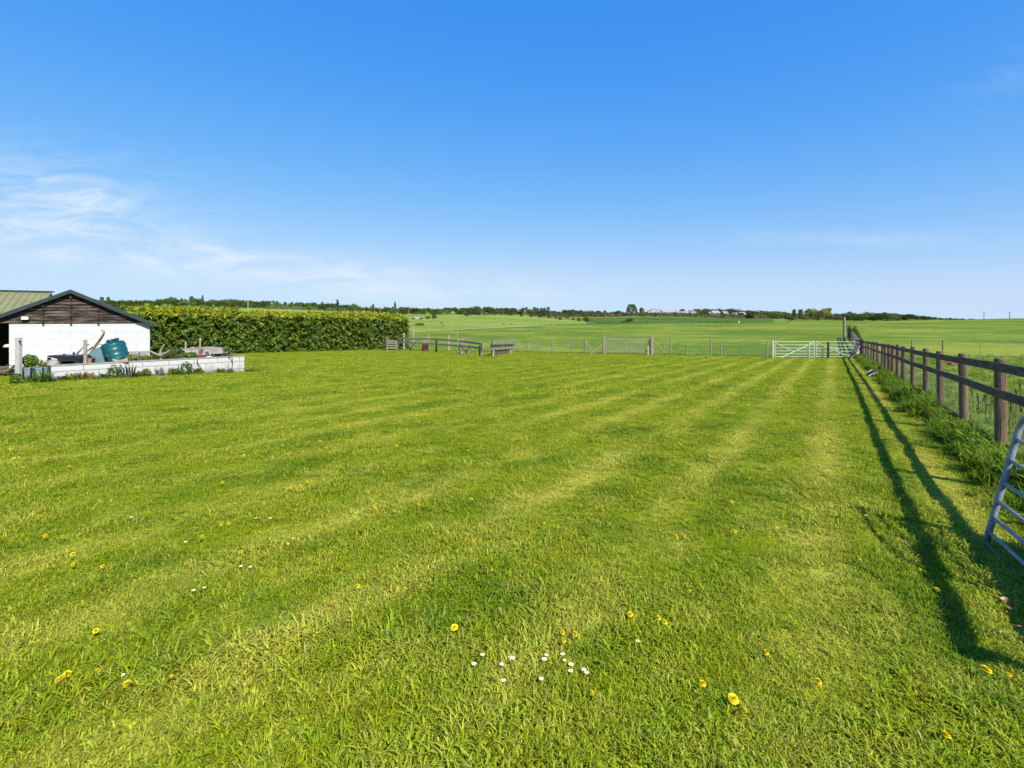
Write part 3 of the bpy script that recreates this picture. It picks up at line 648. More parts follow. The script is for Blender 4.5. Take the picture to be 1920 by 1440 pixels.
def stake(m, px, top, bot, w=None, lean=0, D=None):
    g = gp(px, bot) if D is None else onground(px, D); h = (bot - top) / F * g.y; w = w or .05
    m.tube([g + Vector((0, 0, -.1)), g + Vector((lean * .5, 0, h * .5)), g + Vector((lean, 0, h))], [w, w * .98, w * .92], 8); return g, h
def wire_fence(label, posts, wires, mat=M_PALEWOOD, struts=(), group=None):
    g0 = gp(*[posts[0][0], posts[0][2]]); t = thing('wire_fence', label, 'fence', g0); tp = []
    for q in posts:
        m = MB(); g, h = stake(m, *q[:3], w=q[3] if len(q) > 3 else .045, lean=q[4] if len(q) > 4 else 0); tp.append((g, h)); part('post', m, mat, t)
    for (a, b, w) in struts: part('strut', MB().bar(a, b, w, w), mat, t)
    for f in wires:
        m = MB()
        for (a, ha), (b, hb) in zip(tp[:-1], tp[1:]): m.tube([a + Vector((0, 0, f)), b + Vector((0, 0, f))], .004, 4, False)
        part('wire', m, M_WIRE, t)
    return t
def seg(p, q, D0, D1=None): return at(p[0], p[1], D0), at(q[0], q[1], D1 or D0)
D_ = gp(979, 659.5).y
D2 = gp(1098, 663).y
wire_fence('wire fence on thin stakes between the slatted hurdle and the wooden gate', [(979.5, 657, 660), (990, 641, 661), (1010, 641, 660), (1036, 639, 659.5, .055), (1073, 640, 660, .055), (1098, 635, 663, .065)], (.3, .6, .85), M_GATEWOOD,
           [(*seg((970, 637), (979.5, 659), D_), .07), (*seg((1022, 660), (1031, 652), gp(1022, 660.5).y), .05), (*seg((1099, 640), (1111, 659.5), D2), .07), (*seg((1107, 664), (1130, 645), gp(1107, 664).y), .09)])
D3 = gp(1246, 664).y
wire_fence('wire fence on grey stakes between the wooden gate and the white gates', [(1246, 648, 664, .05), (1257, 635, 663, .07), (1287, 646, 668, .055), (1333, 636, 667, .07), (1352, 648, 669, .055), (1387, 650, 669, .05), (1437, 640, 671.5, .05, .12)], (.25, .55, .85), M_GATEWOOD,
           [(*seg((1225, 638), (1246, 660), D3), .08)])
# the wooden gate
g = gp(1132, 663.5); D = g.y; t = thing('wooden_gate', 'grey wooden gate filled with wire mesh between two posts', 'gate', g)
def post_px(px, top, bot, w, mat, name='post'):
    a = gp(px, bot); h = (bot - top) / F * a.y; return part(name, MB().box(a + Vector((0, 0, h / 2 - .05)), (w, w, h + .1)), mat, t, bevel=.006)
post_px(1132.5, 631, 664, .17, M_GATEWOOD); post_px(1222.5, 632, 665, .24, M_GATEWOOD); post_px(1215, 648, 666, .12, M_PALEWOOD)
m = MB(); D -= .02
m.bar(at(1136, 636, D), at(1218, 636, D), .06, .10); m.bar(at(1137, 637, D), at(1137, 661, D), .06, .09); m.bar(at(1217, 637, D), at(1217, 661, D), .06, .09); m.bar(at(1174, 638, D), at(1174, 659, D), .06, .08); m.bar(at(1136, 659, D), at(1218, 659, D), .05, .09)
part('frame', m, M_GATEWOOD, t)
m = MB()
for y in np.arange(640, 658, 2.2): m.bar(at(1137, y, D - .04), at(1217, y, D - .04), .005, .008)
for p in np.arange(1140, 1217, 3.2): m.bar(at(p, 638, D - .045), at(p, 659, D - .045), .005, .006)
part('mesh', m, M_WIRE, t)

# ------------------------------------------------------------------ hurdles and rails by the hedge end
g = gp(724, 657); t = thing('hurdle', 'low grey slatted hurdle standing at the end of the tall hedge', 'hurdle', g); D = g.y
part('post', MB().bar(at(722.5, 633, D), at(722.5, 658, D), .09, .09), M_DARKWOOD, t); part('post', MB().bar(at(726, 635, D), at(726, 658, D), .08, .08), M_GREYWOOD, t); part('post', MB().bar(at(744, 638, D + .6), at(744, 657, D + .6), .09, .09), M_GREYWOOD, t)
for y in (639, 643, 647.5, 652): part('slat', MB().bar(at(725, y, D), at(745, y + .6, D + .6), .03, .10), M_GREYWOOD, t)
t = thing('rail_fence', 'low two rail wooden fence across the grass right of the hedge end', 'fence', gp(903, 668))
ra, rb = gp(762, 657), gp(903, 668)
def rd(px): return ra.y + (px - 762) / 141 * (rb.y - ra.y)
for px, a, b, w, mt in ((762, 633, 656, .09, M_GREYWOOD), (818, 634.5, 661.5, .11, M_DARKWOOD), (903, 640, 668.5, .13, M_GREYWOOD), (899.5, 648, 667, .09, M_DARKWOOD)): part('post', MB().bar(at(px, a, rd(px)), at(px, b + 1, rd(px)), w, w), mt, t)
m = MB()
for a, b in (((748, 634.5), (820, 636)), ((820, 636), (874, 641)), ((874, 641), (906, 645.5))): m.bar(at(*a, rd(a[0]) - .1), at(*b, rd(b[0]) - .1), .05, .13)
part('rail', m, M_PALEWOOD, t); m = MB()
for a, b in (((748, 641.5), (806, 644.5)), ((806, 644.5), (880, 650)), ((880, 650), (906, 653.5))): m.bar(at(*a, rd(a[0]) - .1), at(*b, rd(b[0]) - .1), .05, .12)
part('rail', m, M_PALEWOOD, t)
part('strut', MB().tube([at(768, 658, rd(768)), at(771, 652, rd(768)), at(776, 646, rd(768)), at(777, 641, rd(768))], .05, 8), M_DARKWOOD, t)
D = rd(797) + .35
t = thing('board', 'maroon board standing upright behind the two rail fence', 'board', onground(797, D))
part('panel', MB().box(at(797.5, 651, D), (.46, .04, .46)), M_MAROON, t); part('panel', MB().box(at(798, 639, D), (.40, .03, .25)), M_GREYWOOD, t)
part('leg', MB().bar(at(792, 640, D + .06), at(792, 661, D + .06), .06, .06), M_GREYWOOD, t); part('leg', MB().bar(at(803, 640, D + .06), at(803, 660, D + .06), .05, .05), M_DARKWOOD, t)
D = rd(870) + .45
t = thing('jump_stand', 'pale grey jump stand with sloping slats behind the rail fence', 'jump stand', onground(870, D))
part('post', MB().bar(at(879, 632.5, D), at(879, 664, D), .11, .11), M_GREYWOOD, t)
for a, b in (((860, 638), (879, 634)), ((860, 646), (879, 640)), ((861, 655), (879, 650)), ((861, 662), (879, 659))): part('slat', MB().bar(at(*a, D), at(*b, D), .03, .13), M_GREYWOOD, t)
part('post', MB().bar(at(860, 636, D), at(860, 664, D), .09, .09), M_PALEWOOD, t)
D -= .75; t = thing('prop', 'dark bent prop leaning in a V against the rail fence', 'timber', onground(873, D))
part('beam', MB().bar(at(861, 645, D), at(874, 661, D), .08, .08), M_DARKWOOD, t); part('beam', MB().bar(at(873, 662, D - .02), at(881, 650, D - .02), .07, .07), M_DARKWOOD, t)
a = gp(857, 661); single('pole', MB().tube([a + Vector((0, 0, .06)), gp(867, 664.5) + Vector((0, 0, .06))], .05, 8), M_PALEWOOD, 'short pale pole lying in the grass under the jump stand', 'pole', a)
a = gp(884, 655); single('pole', MB().tube([at(883, 652, a.y), at(897, 663, a.y - 1.5)], .04, 8), M_PALEWOOD, 'pale pole sloping to the ground beside the rail fence end post', 'pole', a)
for px, top, bot, w, lb in ((774.5, 607, 652, .07, 'tall pale post rising behind the rail fence near the hedge'), (803, 627, 655, .06, 'short pale stake behind the maroon board'), (841, 629, 658, .08, 'pale stake behind the middle of the rail fence'), (858, 621, 655, .03, 'thin tall rod behind the jump stand'), (757.5, 624, 655, .07, 'pale post against the hedge end')):
    m = MB(); g, h = stake(m, px, top, bot, w); single('stake', m, M_PALEWOOD, lb, 'stake', g)
# the slatted hurdle
a, b = gp(921.5, 668), gp(962, 662); t = thing('hurdle', 'free standing slatted hurdle packed with brushwood, right of the rail fence', 'hurdle', a)
def hp(px, y): f = (px - 921.5) / 40.5; return at(px, y, a.y + f * (b.y - a.y))
part('post', MB().bar(hp(921.5, 636.5), hp(922, 669), .10, .10), M_DARKWOOD, t); part('post', MB().bar(hp(963, 634), hp(961, 663), .10, .10), M_GREYWOOD, t)
for y, dy, mt in ((640.5, -1.5, M_GREYWOOD), (648.5, -2, M_DARKWOOD), (654.5, -3, M_GREYWOOD)): part('slat', MB().bar(hp(920, y), hp(965, y + dy), .04, .16), mt, t)
part('brace', MB().bar(hp(950, 640) - Vector((0, .05, 0)), hp(950, 655) - Vector((0, .05, 0)), .03, .08), M_GREYWOOD, t)
m = MB()
for k in range(130):
    p = rng.uniform(925, 960); y = rng.uniform(648, 655); f = (p - 921.5) / 40.5; q = hp(p, y); bt = hp(p + rng.uniform(-3, 3), 667 - 5 * f); m.bar(q + Vector((0, rng.uniform(0, .25), 0)), bt + Vector((0, rng.uniform(-.1, .3), 0)), .02, .02)
part('brushwood', m, M_BARK, t)
for p in (926, 958): part('foot', MB().bar(hp(p, 655), hp(p - 1, 669 - 5 * (p - 921.5) / 40.5) - Vector((0, .4, 0)), .07, .07), M_PALEWOOD, t)

# ------------------------------------------------------------------ leaves
def leaf_cloud(m, P, size, aspect=.5, nrm=None, spread=1.0, rg=rng):
    """one bent leaf (two triangles folded) at each point"""
    n = len(P); a = rg.normal(size=(n, 3)); a /= np.linalg.norm(a, axis=1)[:, None]
    if nrm is not None: a = nrm + a * spread; a /= np.linalg.norm(a, axis=1)[:, None]
    b = rg.normal(size=(n, 3)); b -= a * (a * b).sum(1)[:, None]; b /= np.linalg.norm(b, axis=1)[:, None]; c = np.cross(a, b)
    s = size * rg.uniform(.42, 1.6, n)[:, None]; w = s * aspect
    v0 = P - b * s * .5; v1 = P + c * w * .5 + a * w * .12; v2 = P + b * s * .5; v3 = P - c * w * .5 + a * w * .12
    V = np.stack([v0, v1, v2, v3], 1).reshape(-1, 3); o = len(m.v)
    m.v += [tuple(x) for x in V.tolist()]; m.f += [(o + 4 * k, o + 4 * k + 1, o + 4 * k + 2, o + 4 * k + 3) for k in range(n)]
    return m
def lobes_points(lobes, n, rg, shell=.55):
    P = []; Nn = []; vol = np.array([r[0] * r[1] * r[2] for _, r in lobes]) ** .75; cnt = np.maximum(1, (vol / vol.sum() * n).astype(int))
    for (c, r), k in zip(lobes, cnt):
        d = rg.normal(size=(k, 3)); d /= np.linalg.norm(d, axis=1)[:, None]; q = rg.uniform(shell, 1.0, k)[:, None] ** .6; P.append(np.array(c) + d * q * np.array(r)); Nn.append(d)
    return np.vstack(P), np.vstack(Nn)
def crown_lobes(kind, rg):
    """unit tree 1 high, about 1 wide"""
    if kind == 'round':
        Ls = [((0, 0, .58), (.36, .36, .34))]
        for k in range(11):
            a = rg.uniform(0, 6.28); e = rg.uniform(-.5, 1.2); Ls.append(((.33 * math.cos(a) * math.cos(e), .33 * math.sin(a) * math.cos(e), .56 + .30 * math.sin(e)), (rg.uniform(.11, .2),) * 2 + (rg.uniform(.10, .16),)))
    elif kind == 'tall':
        Ls = [((0, 0, .55), (.20, .20, .40))]
        for k in range(10):
            a = rg.uniform(0, 6.28); z = rg.uniform(.22, .92); q = .2 * (1 - abs(z - .5) * .9); Ls.append(((q * math.cos(a), q * math.sin(a), z), (rg.uniform(.08, .14),) * 2 + (rg.uniform(.08, .13),)))
    elif kind == 'conical':
        Ls = [((0, 0, z), (.30 * (1.02 - z), .30 * (1.02 - z), .12)) for z in np.linspace(.08, .95, 8)]
    elif kind == 'wide':
        Ls = []
        for k in range(13):
            a = rg.uniform(0, 6.28); q = .42 * math.sqrt(rg.uniform()); Ls.append(((q * math.cos(a) * 1.25, q * math.sin(a), .45 + .3 * rg.uniform() * (1 - q)), (rg.uniform(.15, .24),) * 2 + (rg.uniform(.14, .22),)))
    else:  # bush
        Ls = [((0, 0, .40), (.42, .42, .42))]
        for k in range(9):
            a = rg.uniform(0, 6.28); q = .36 * math.sqrt(rg.uniform()); Ls.append(((q * math.cos(a), q * math.sin(a), rg.uniform(.25, .78)), (rg.uniform(.14, .24),) * 2 + (rg.uniform(.12, .22),)))
    return Ls
def make_tree(kind, mat, seed, nleaf=1500, lsize=.062, name='tree'):
    rg = np.random.default_rng(seed); t = bpy.data.objects.new(name, None); ORG[t.name] = Vector((0, 0, 0)); t['category'] = 'tree' if kind != 'bush' else 'bush'; t['label'] = ''
    m = MB(); P, Nn = lobes_points(crown_lobes(kind, rg), nleaf, rg); leaf_cloud(m, P, lsize, .75, Nn, .9, rg)
    parts = [('crown', m, mat)]
    if kind != 'bush':
        tr = MB(); h = .45; tr.tube([(0, 0, -.05), (.005, 0, .12), (.0, .004, .3), (.01, 0, h)], [.034, .026, .02, .01], 7)
        for k in range(5):
            a = rg.uniform(0, 6.28); z = rg.uniform(.22, .4); tr.tube([(0, 0, z), (.1 * math.cos(a), .1 * math.sin(a), z + .1), (.22 * math.cos(a), .22 * math.sin(a), z + .22)], [.012, .008, .003], 5)
        parts.append(('trunk', tr, M_BARK))
    for nm, mb_, mt in parts:
        o = bpy.data.objects.new(nm, mesh(nm, mb_, mt)); o.parent = t
    return t
PROTO = {}
for i, (k, kind, mat, nm) in enumerate([('round', 'round', L_TREE, 'tree'), ('roundb', 'round', L_TREE, 'tree'), ('roundg', 'round', L_TREEG, 'tree'), ('roundg2', 'round', L_TREEG, 'tree'), ('roundy', 'round', L_TREEY, 'tree'), ('wide', 'wide', L_TREE, 'tree'), ('wideg', 'wide', L_TREEG, 'tree'), ('widey', 'wide', L_TREEY, 'tree'),
        ('tall', 'tall', L_TREE, 'tree'), ('tallg', 'tall', L_TREEG, 'tree'), ('blue', 'round', L_TREEHAZE, 'tree'), ('conical', 'conical', L_CONIF, 'conifer'), ('bush', 'bush', L_BUSH, 'bush'), ('bush2', 'bush', L_TREEG, 'bush'), ('bushd', 'bush', L_TREE, 'bush'), ('bushl', 'bush', L_WEED, 'bush')]):
    PROTO[k] = make_tree(kind, mat, 100 + i, name=nm)
def plant_tree(k, px, top, D, wpx=None, label='', group=None, base=None, dark=None):
    """a tree standing on the ground at depth D, its top at photograph row `top`"""
    g = onground(px, D); h = (E - (top - 600) / F * D) - g.z; h = max(h, .4)
    w = (wpx / F * D) if wpx else h * rng.uniform(.85, 1.25)
    return copy_tree(PROTO[k], g - Vector((0, 0, .02 * h)), rng.uniform(0, 6.28), (w, w, h), label, group)

# ---- single trees and bushes the photograph tells apart
SP = [
 ('tallg', 741, 566, 60, 15, 'narrow yellow green tree standing up behind the right end of the tall hedge'),
 ('round', 917, 574, 330, 17, 'large dark rounded tree at the top of the pale hill field'),
 ('bushd', 878, 581, 335, 20, 'dark rounded bush left of the pylon on the pale hill field edge'),
 ('bushd', 899, 580, 340, 16, 'dark bush touching the large rounded tree on the hill field edge'),
 ('bush', 875, 589, 310, 6, 'small dark bush alone just below the hill field hedge'),
 ('roundb', 1184, 568, 430, 22, 'big dark rounded tree left of the white barns'),
 ('round', 1203, 575, 445, 12, 'smaller dark tree partly behind the sloping white barn roof'),
 ('bushd', 1181, 594.5, 235, 18, 'round dark bush at the near edge of the crop field'),
 ('bush', 1169, 602, 230, 12, 'low dark scrub left of the round bush by the crop field'),
 ('bushd', 1099, 592, 262, 17, 'large dark bush at the right foot of the pale hill field'),
 ('bush', 1086, 595, 265, 10, 'dark bush beside the large bush at the hill field foot'),
 ('roundb', 1489, 578, 300, 11, 'dark upright round tree left of its twin beyond the white gates'),
 ('roundb', 1501, 578, 305, 12, 'dark upright round tree right of its twin beyond the white gates'),
 ('bushd', 1482, 590, 262, 14, 'low dark domed bush at the edge of the far green field'),
 ('widey', 1533, 573.5, 262, 44, 'largest yellow green tree beyond the white gates'),
 ('roundy', 1549, 575, 268, 24, 'yellow tinged tree joined to the right of the largest yellow tree'),
 ('round', 1517, 577, 280, 18, 'dark green tree tucked behind the left of the largest yellow tree'),
 ('roundg', 1507, 590, 255, 20, 'small spreading tree on a short dark trunk left of the yellow tree'),
 ('wideg', 1562, 588, 270, 22, 'olive low tree right of the largest yellow tree'),
 ('wide', 1578, 583, 320, 16, 'dark rounded tree just left of the tall post on the field fence'),
 ('round', 1592, 582.5, 330, 13, 'dark rounded tree behind the tall post on the field fence'),
 ('wideg', 1618, 581, 300, 34, 'broad mid green tree above the far end of the field fence'),
 ('bushd', 1609, 592, 280, 24, 'dark bush under the broad mid green tree'),
 ('wide', 1697, 585, 300, 30, 'long dark domed tree in the wood near the right end of the skyline'),
 ('wide', 1716, 588, 300, 14, 'small dark domed tree right of the long domed tree'),
 ('wide', 1733, 590.5, 300, 22, 'low dark domed tree standing apart toward the right of the skyline'),
 ('bush', 788, 605, 175, 18, 'dark olive bush beside the track next to the hedge end'),
 ('bush', 776, 607, 178, 9, 'small olive bush half hidden by the tall hedge end'),
 ('bushd', 775, 595, 255, 9, 'dark bush left of the small white hut on the hill'),
 ('bushd', 789.5, 595, 255, 9, 'dark bush right of the small white hut on the hill'),
 ('bush', 802, 592, 258, 11, 'brown green bush second along the row on the hill'),
 ('bush', 814.5, 588.5, 262, 12, 'brown green bush at the right end of the row on the hill'),
 ('bush2', 828, 603.5, 195, 6, 'small green bush alone on the lower hill field'),
 ('bush', 831, 614, 165, 5, 'tiny dark bush beside the farm track'),
 ('bush', 943, 609, 190, 4, 'tiny dark bush on the track, left of a pair'),
 ('bush', 959, 609, 195, 5, 'tiny dark bush on the track, right of a pair'),
 ('bush', 1014, 611.5, 195, 4, 'tiny dark shrub left of the russet shrub below the hill field'),
 ('bush', 1023, 608.5, 200, 7, 'small russet brown shrub below the hill field'),
 ('bush', 1032, 611.5, 197, 5, 'tiny dark shrub right of the russet shrub below the hill field'),
 ('bushl', 1603, 606, 62, 17, 'bright green bush at the top of the field fence'),
 ('bushl', 1610, 622, 55, 15, 'low bright green bush beside the field fence, nearer the gates'),
 ('bush', 1594, 606, 61, 12, 'dark green bush behind the end of the field fence'),
 ('conical', 404, 560, 395, 6, 'narrow dark conifer standing above the hedge beside the shed roof'),
 ('tall', 380, 551.5, 440, 8, 'tallest dark tree on the left skyline above the hedge'),
 ('tall', 633, 559, 300, 11, 'tall ragged tree breaking the skyline above the hedge middle'),
 ('wideg', 663, 564, 310, 17, 'rounded dome tree on the skyline right of the tall ragged tree'),
 ('wide', 602, 565, 300, 16, 'dark spreading tree left of the tall ragged tree'),
 ('roundg', 580, 569, 290, 11, 'small round tree just above the hedge top'),
 ('tallg', 700, 570, 300, 10, 'small upright tree above the right part of the hedge'),
 ('conical', 811.5, 576, 380, 8, 'small dark pointed tree on the skyline above the pale hill field'),
 ('roundb', 191, 554.5, 330, 9, 'dark round tree at the shed roof, left of a pair'),
 ('roundb', 203, 554.5, 332, 9, 'dark round tree at the shed roof, right of a pair'),
 ('wideg', 8, 541, 260, 20, 'green tree top showing over the barn roof at the picture edge'),
 ('wide', 50, 543, 255, 40, 'broad green tree top showing over the barn ridge'),
 ('bush', 215, 567, 240, 18, 'yellow green bush just above the shed eave'),
]
for k, px, top, D, w, lb in SP: plant_tree(k, px, top, D, w, lb)
# ---- belts of look-alike trees along the skyline
SKY = [(140, 560), (170, 557), (230, 560), (290, 559), (325, 555), (345, 558), (358, 554), (372, 557), (400, 560), (410, 558), (435, 558.5), (455, 559), (470, 561), (520, 563), (560, 563.5), (600, 565), (640, 567), (680, 572), (720, 573), (770, 574), (830, 576), (868, 574), (905, 572), (930, 575), (970, 576), (1010, 577), (1050, 578), (1085, 576.5), (1110, 580), (1170, 581), (1200, 578), (1260, 578), (1310, 577), (1330, 576), (1400, 578), (1440, 579), (1480, 581), (1520, 584), (1600, 588), (1640, 583), (1680, 585), (1720, 590), (1770, 594), (1820, 596)]
sx_, sy_ = zip(*SKY)
ZONES = [(110, 300, 'shed roof skyline', 'above the shed roof and the left end of the hedge'), (300, 480, 'hedge left skyline', 'in the thick belt above the left half of the hedge'), (480, 760, 'hedge right skyline', 'in the belt above the right half of the hedge'),
         (760, 960, 'hill skyline', 'on the skyline behind the pale hill field'), (960, 1175, 'sparse skyline', 'in the broken row on the skyline over the hedgerows'), (1200, 1320, 'barn skyline', 'in the low wood behind the white barns'), (1320, 1480, 'house skyline', 'in the dense wood around the white houses'), (1560, 1700, 'right skyline', 'in the wood beyond the far green field'), (1700, 1830, 'end skyline', 'in the low tail of the wood at the right horizon')]
LBL = {'round': 'dark rounded tree ', 'roundb': 'dark rounded tree ', 'roundg': 'mid green rounded tree ', 'roundg2': 'mid green rounded tree ', 'wide': 'dark spreading tree ', 'wideg': 'mid green spreading tree ', 'tall': 'dark upright tree ', 'tallg': 'mid green upright tree ', 'roundy': 'olive yellow rounded tree ', 'widey': 'olive yellow spreading tree ', 'blue': 'hazy blue tree ', 'bush2': 'mid green bush ', 'bushd': 'dark bush ', 'bush': 'olive brown bush '}
DEP = [(110, 380), (480, 420), (760, 430), (960, 420), (1175, 480), (1320, 520), (1480, 420), (1560, 350), (1830, 330)]
def belt(p0, p1, step, low, kinds, where, group, dD=(0, 60), wf=(.9, 1.5)):
    p = p0
    while p < p1:
        q = p + rng.uniform(-.4, .4) * step; D = np.interp(q, *zip(*DEP)) + rng.uniform(*dD); k = kinds[rng.integers(len(kinds))]
        top = np.interp(q, sx_, sy_) + abs(rng.normal(0, low)); g = onground(q, D); hpx = (E - (top - 600) / F * D - g.z) * F / D
        if hpx > 2.5: plant_tree(k, q, top, D, max(hpx, 6) * rng.uniform(*wf), LBL[k] + where, group)
        p += step
for p0, p1, gname, where in ZONES:
    st = 9.5 if p0 == 960 else (8.0 if p0 < 760 else 7.0)
    ks = ['round', 'roundb', 'wide', 'roundg', 'roundg2', 'tall', 'wideg', 'roundy', 'tallg'] if p0 < 760 else ['round', 'roundb', 'wide', 'wideg', 'roundg', 'wide']
    if p0 == 1320: ks += ['roundy', 'widey']
    belt(p0, p1, st, 2.6 if p0 < 760 else 1.8, ks, where, gname, wf=(.75, 1.25) if p0 < 760 else (.9, 1.5))
    if p0 in (1560, 1700): belt(p0, p1, 6.0, 1.5, ['bushd', 'bush2', 'bushd'], where, gname, (-30, 20), (1.1, 1.9))
    if p0 in (110, 300, 480, 760, 1320, 1560): belt(p0, p1, 12.0, 3.5, ['bush2', 'bushd', 'wideg', 'bush'], where, gname, (-70, -15), (1.1, 2.0))
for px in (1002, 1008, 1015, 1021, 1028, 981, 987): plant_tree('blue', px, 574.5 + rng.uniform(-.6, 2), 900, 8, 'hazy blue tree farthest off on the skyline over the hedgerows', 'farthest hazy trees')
for px, py, w in ((978, 589, 8), (996, 589.5, 9), (1013, 590.5, 10), (1029, 592, 8), (1042, 593, 6), (1050, 595, 9), (1064, 592, 10), (1075, 596, 5)): plant_tree('bushd', px, py - 2.5, gp(px, py + 5).y, w, 'dark bush dotted down the right edge of the pale hill field', 'bushes down the hill field edge')
for px in (1205, 1213, 1222, 1270, 1283, 1297, 1313, 1325, 1341, 1363, 1478): plant_tree('bushd', px, 602.8, 226, rng.uniform(4, 8), 'tiny dark bush dotted along the near edge of the crop field', 'bushes along the crop field edge')
for px in (1659, 1665, 1671, 1678, 1685): plant_tree('bushd', px, 598.8, 226, 5, 'tiny dark bush in the short row on the far green field', 'short row on the far field')

# ---- hedgerows
def hedgerow(label, pts, h, w, lsize, dens, mat, core=M_BARK, topmat=None, rough=.25, name='hedgerow', trim=.06, h_end=None):
    """leafy wall along ground points; leaves over its faces, twigs within"""
    pts = [Vector(p) for p in pts]; t = thing(name, label, 'hedge', pts[0]); m = MB(); mt = MB(); mc = MB()
    hA = h
    for ik, (a, b) in enumerate(zip(pts[:-1], pts[1:])):
        if h_end: h = hA + (h_end - hA) * (ik + .5) / (len(pts) - 1)
        d = (b - a); Ln = d.length; d.normalize(); nn = Vector((d.y, -d.x, 0)).normalized(); hh = Vector((0, 0, h))
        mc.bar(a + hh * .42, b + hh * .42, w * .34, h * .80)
        nf = int(Ln * h * dens)
        for face in (-1, 1):
            n = nf if face == 1 else nf // 2; s = rng.uniform(0, Ln, n); z = rng.uniform(0, 1, n) ** .9 * h
            bulge = rough * (np.sin(s * 1.7 + z * 1.1) * .35 + np.sin(s * .61 + 2) * .4 + np.sin(s * 4.3 - z * 2.6) * .25 + np.sin(s * 9.1 + z * 7.3) * .3 + np.sin(s * 5.3 - z * 9.7 + 1) * .3) + rng.normal(0, rough * .55, n) - .10 * w * (z / h) ** 3
            off = (w * .5 + bulge) * face
            P = np.stack([a.x + d.x * s + nn.x * off, a.y + d.y * s + nn.y * off, a.z + (b.z - a.z) * s / Ln + z], 1)
            nv_ = np.tile(np.array([nn.x * face, nn.y * face, .25]), (n, 1)); leaf_cloud(m, P, lsize, .45, nv_, .8)
        n = int(Ln * w * dens * 1.6); s = rng.uniform(0, Ln, n); o = rng.uniform(-.55, .55, n) * w; z = h + trim * np.sin(s * 1.3 + ik) + .9 * trim * np.sin(s * 5.1 + 2 * ik) * np.sin(s * 2.2) + .6 * trim * np.sin(s * 11.3) + rng.normal(0, .10 * lsize / .2, n)
        P = np.stack([a.x + d.x * s + nn.x * o, a.y + d.y * s + nn.y * o, a.z + (b.z - a.z) * s / Ln + z], 1); leaf_cloud(mt if topmat else m, P, lsize, .42, np.tile(np.array([0, 0, .8]), (n, 1)), 1.0)
        if topmat:
            n = int(Ln * dens * .34); s = rng.uniform(0, Ln, n); z = h - np.abs(rng.normal(0, .07 + .13 * np.sin(s * 2.3) ** 2 * np.sin(s * .7) ** 2, n)); o = w * .5 + rng.normal(0, .1, n)
            P = np.stack([a.x + d.x * s + nn.x * o, a.y + d.y * s + nn.y * o, a.z + (b.z - a.z) * s / Ln + z], 1); leaf_cloud(mt, P, lsize, .42, np.tile(np.array([nn.x, nn.y, .8]), (n, 1)), 1.0)
    for e, q, sg in ((pts[0], pts[1], -1), (pts[-1], pts[-2], 1)):
        d = (e - q).normalized(); nn = Vector((d.y, -d.x, 0)); n = int(w * h * dens * 1.2); o = rng.uniform(-.5, .5, n) * w; z = rng.uniform(0, h, n); r_ = rng.normal(.05, rough * .5, n)
        P = np.stack([e.x + d.x * r_ + nn.x * o, e.y + d.y * r_ + nn.y * o, e.z + z], 1); leaf_cloud(m, P, lsize, .45, np.tile(np.array([d.x, d.y, .2]), (n, 1)), .8)
    if topmat:                                       # stray shoots standing up from the clipped top
        for _ in range(150):
            ik = rng.integers(len(pts) - 1); a, b = pts[ik], pts[ik + 1]; q = a.lerp(b, rng.uniform()); hq = hA + (h_end - hA) * (ik + .5) / (len(pts) - 1); d = (b - a).normalized(); nn = Vector((d.y, -d.x, 0)); o = rng.uniform(-.1, .55) * w; ln = rng.uniform(.10, .34); n = int(8 + ln * 40); tt = rng.uniform(0, 1, n)
            leaf_cloud(mt, np.stack([q.x + nn.x * o + rng.normal(0, .05, n), q.y + nn.y * o + rng.normal(0, .05, n), q.z + hq - .05 + ln * tt], 1), .15, .45)
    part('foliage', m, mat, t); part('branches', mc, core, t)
    if topmat: part('new_growth', mt, topmat, t, label='bright yellow green young shoots along the hedge top')
    return t
h0 = Vector((-20.9, 27.85, 0)); h1 = Vector((-9.25, 44.9, 0)); pts = []
for k in range(9):
    p = h0.lerp(h1, k / 8); p.z = z1(p.x, p.y); pts.append(p)
hd = (h1 - h0).normalized(); hnorm = Vector((hd.y, -hd.x, 0))
pts = [p - hnorm * .75 for p in pts]
hedgerow('long tall clipped evergreen hedge with a yellow green top behind the shed', pts, 2.36, 1.5, .25, 300, L_HEDGE, M_TWIGSHADE, L_HEDGETOP, .40, 'hedge', .10, 2.68)
def hedge_px(lb, pl, hgt, D, w=2.5, mat=L_BUSH):
    hedgerow(lb, [onground(p, D + k * 4) for k, p in enumerate(pl)], hgt, w, 1.0, 3.2, mat, M_BARK, None, .6)
hedge_px('long dark hedgerow bounding the top of the crop field below the barns', [1228, 1300, 1360, 1408], 2.9, 396, mat=L_TREE)
hedge_px('dark hedgerow left of the round bush, above the crop field', [1108, 1160, 1231], 2.7, 398)
hedge_px('brownish hedgerow running from the hill field toward the crop field', [1000, 1050, 1104], 2.8, 405)
hedge_px('pale green upper hedgerow on the skyline slope above the hill field', [925, 1000, 1090, 1170], 2.6, 480, mat=L_TREEG)
hedge_px('dark hedge line in front of the white houses', [1411, 1450, 1478], 3.0, 400, mat=L_TREE)
hedge_px('low dark hedge behind the largest yellow tree beyond the white gates', [1474, 1520, 1585], 3.2, 330, mat=L_TREE)
hedge_px('hedge line across the field above the right half of the long hedge', [500, 560, 640], 1.6, 345, mat=L_TREEG)
# ---- stakes and wire along the hedge foot
wire_fence('row of short pale stakes and wire along the foot of the tall hedge', [(348, 641, 668), (375, 634, 667), (442, 638, 658.5), (496, 635, 656.5), (546, 633, 655), (601, 632, 653.5), (645, 638, 653), (688, 630, 652)], (.45, .8), M_PALEWOOD)

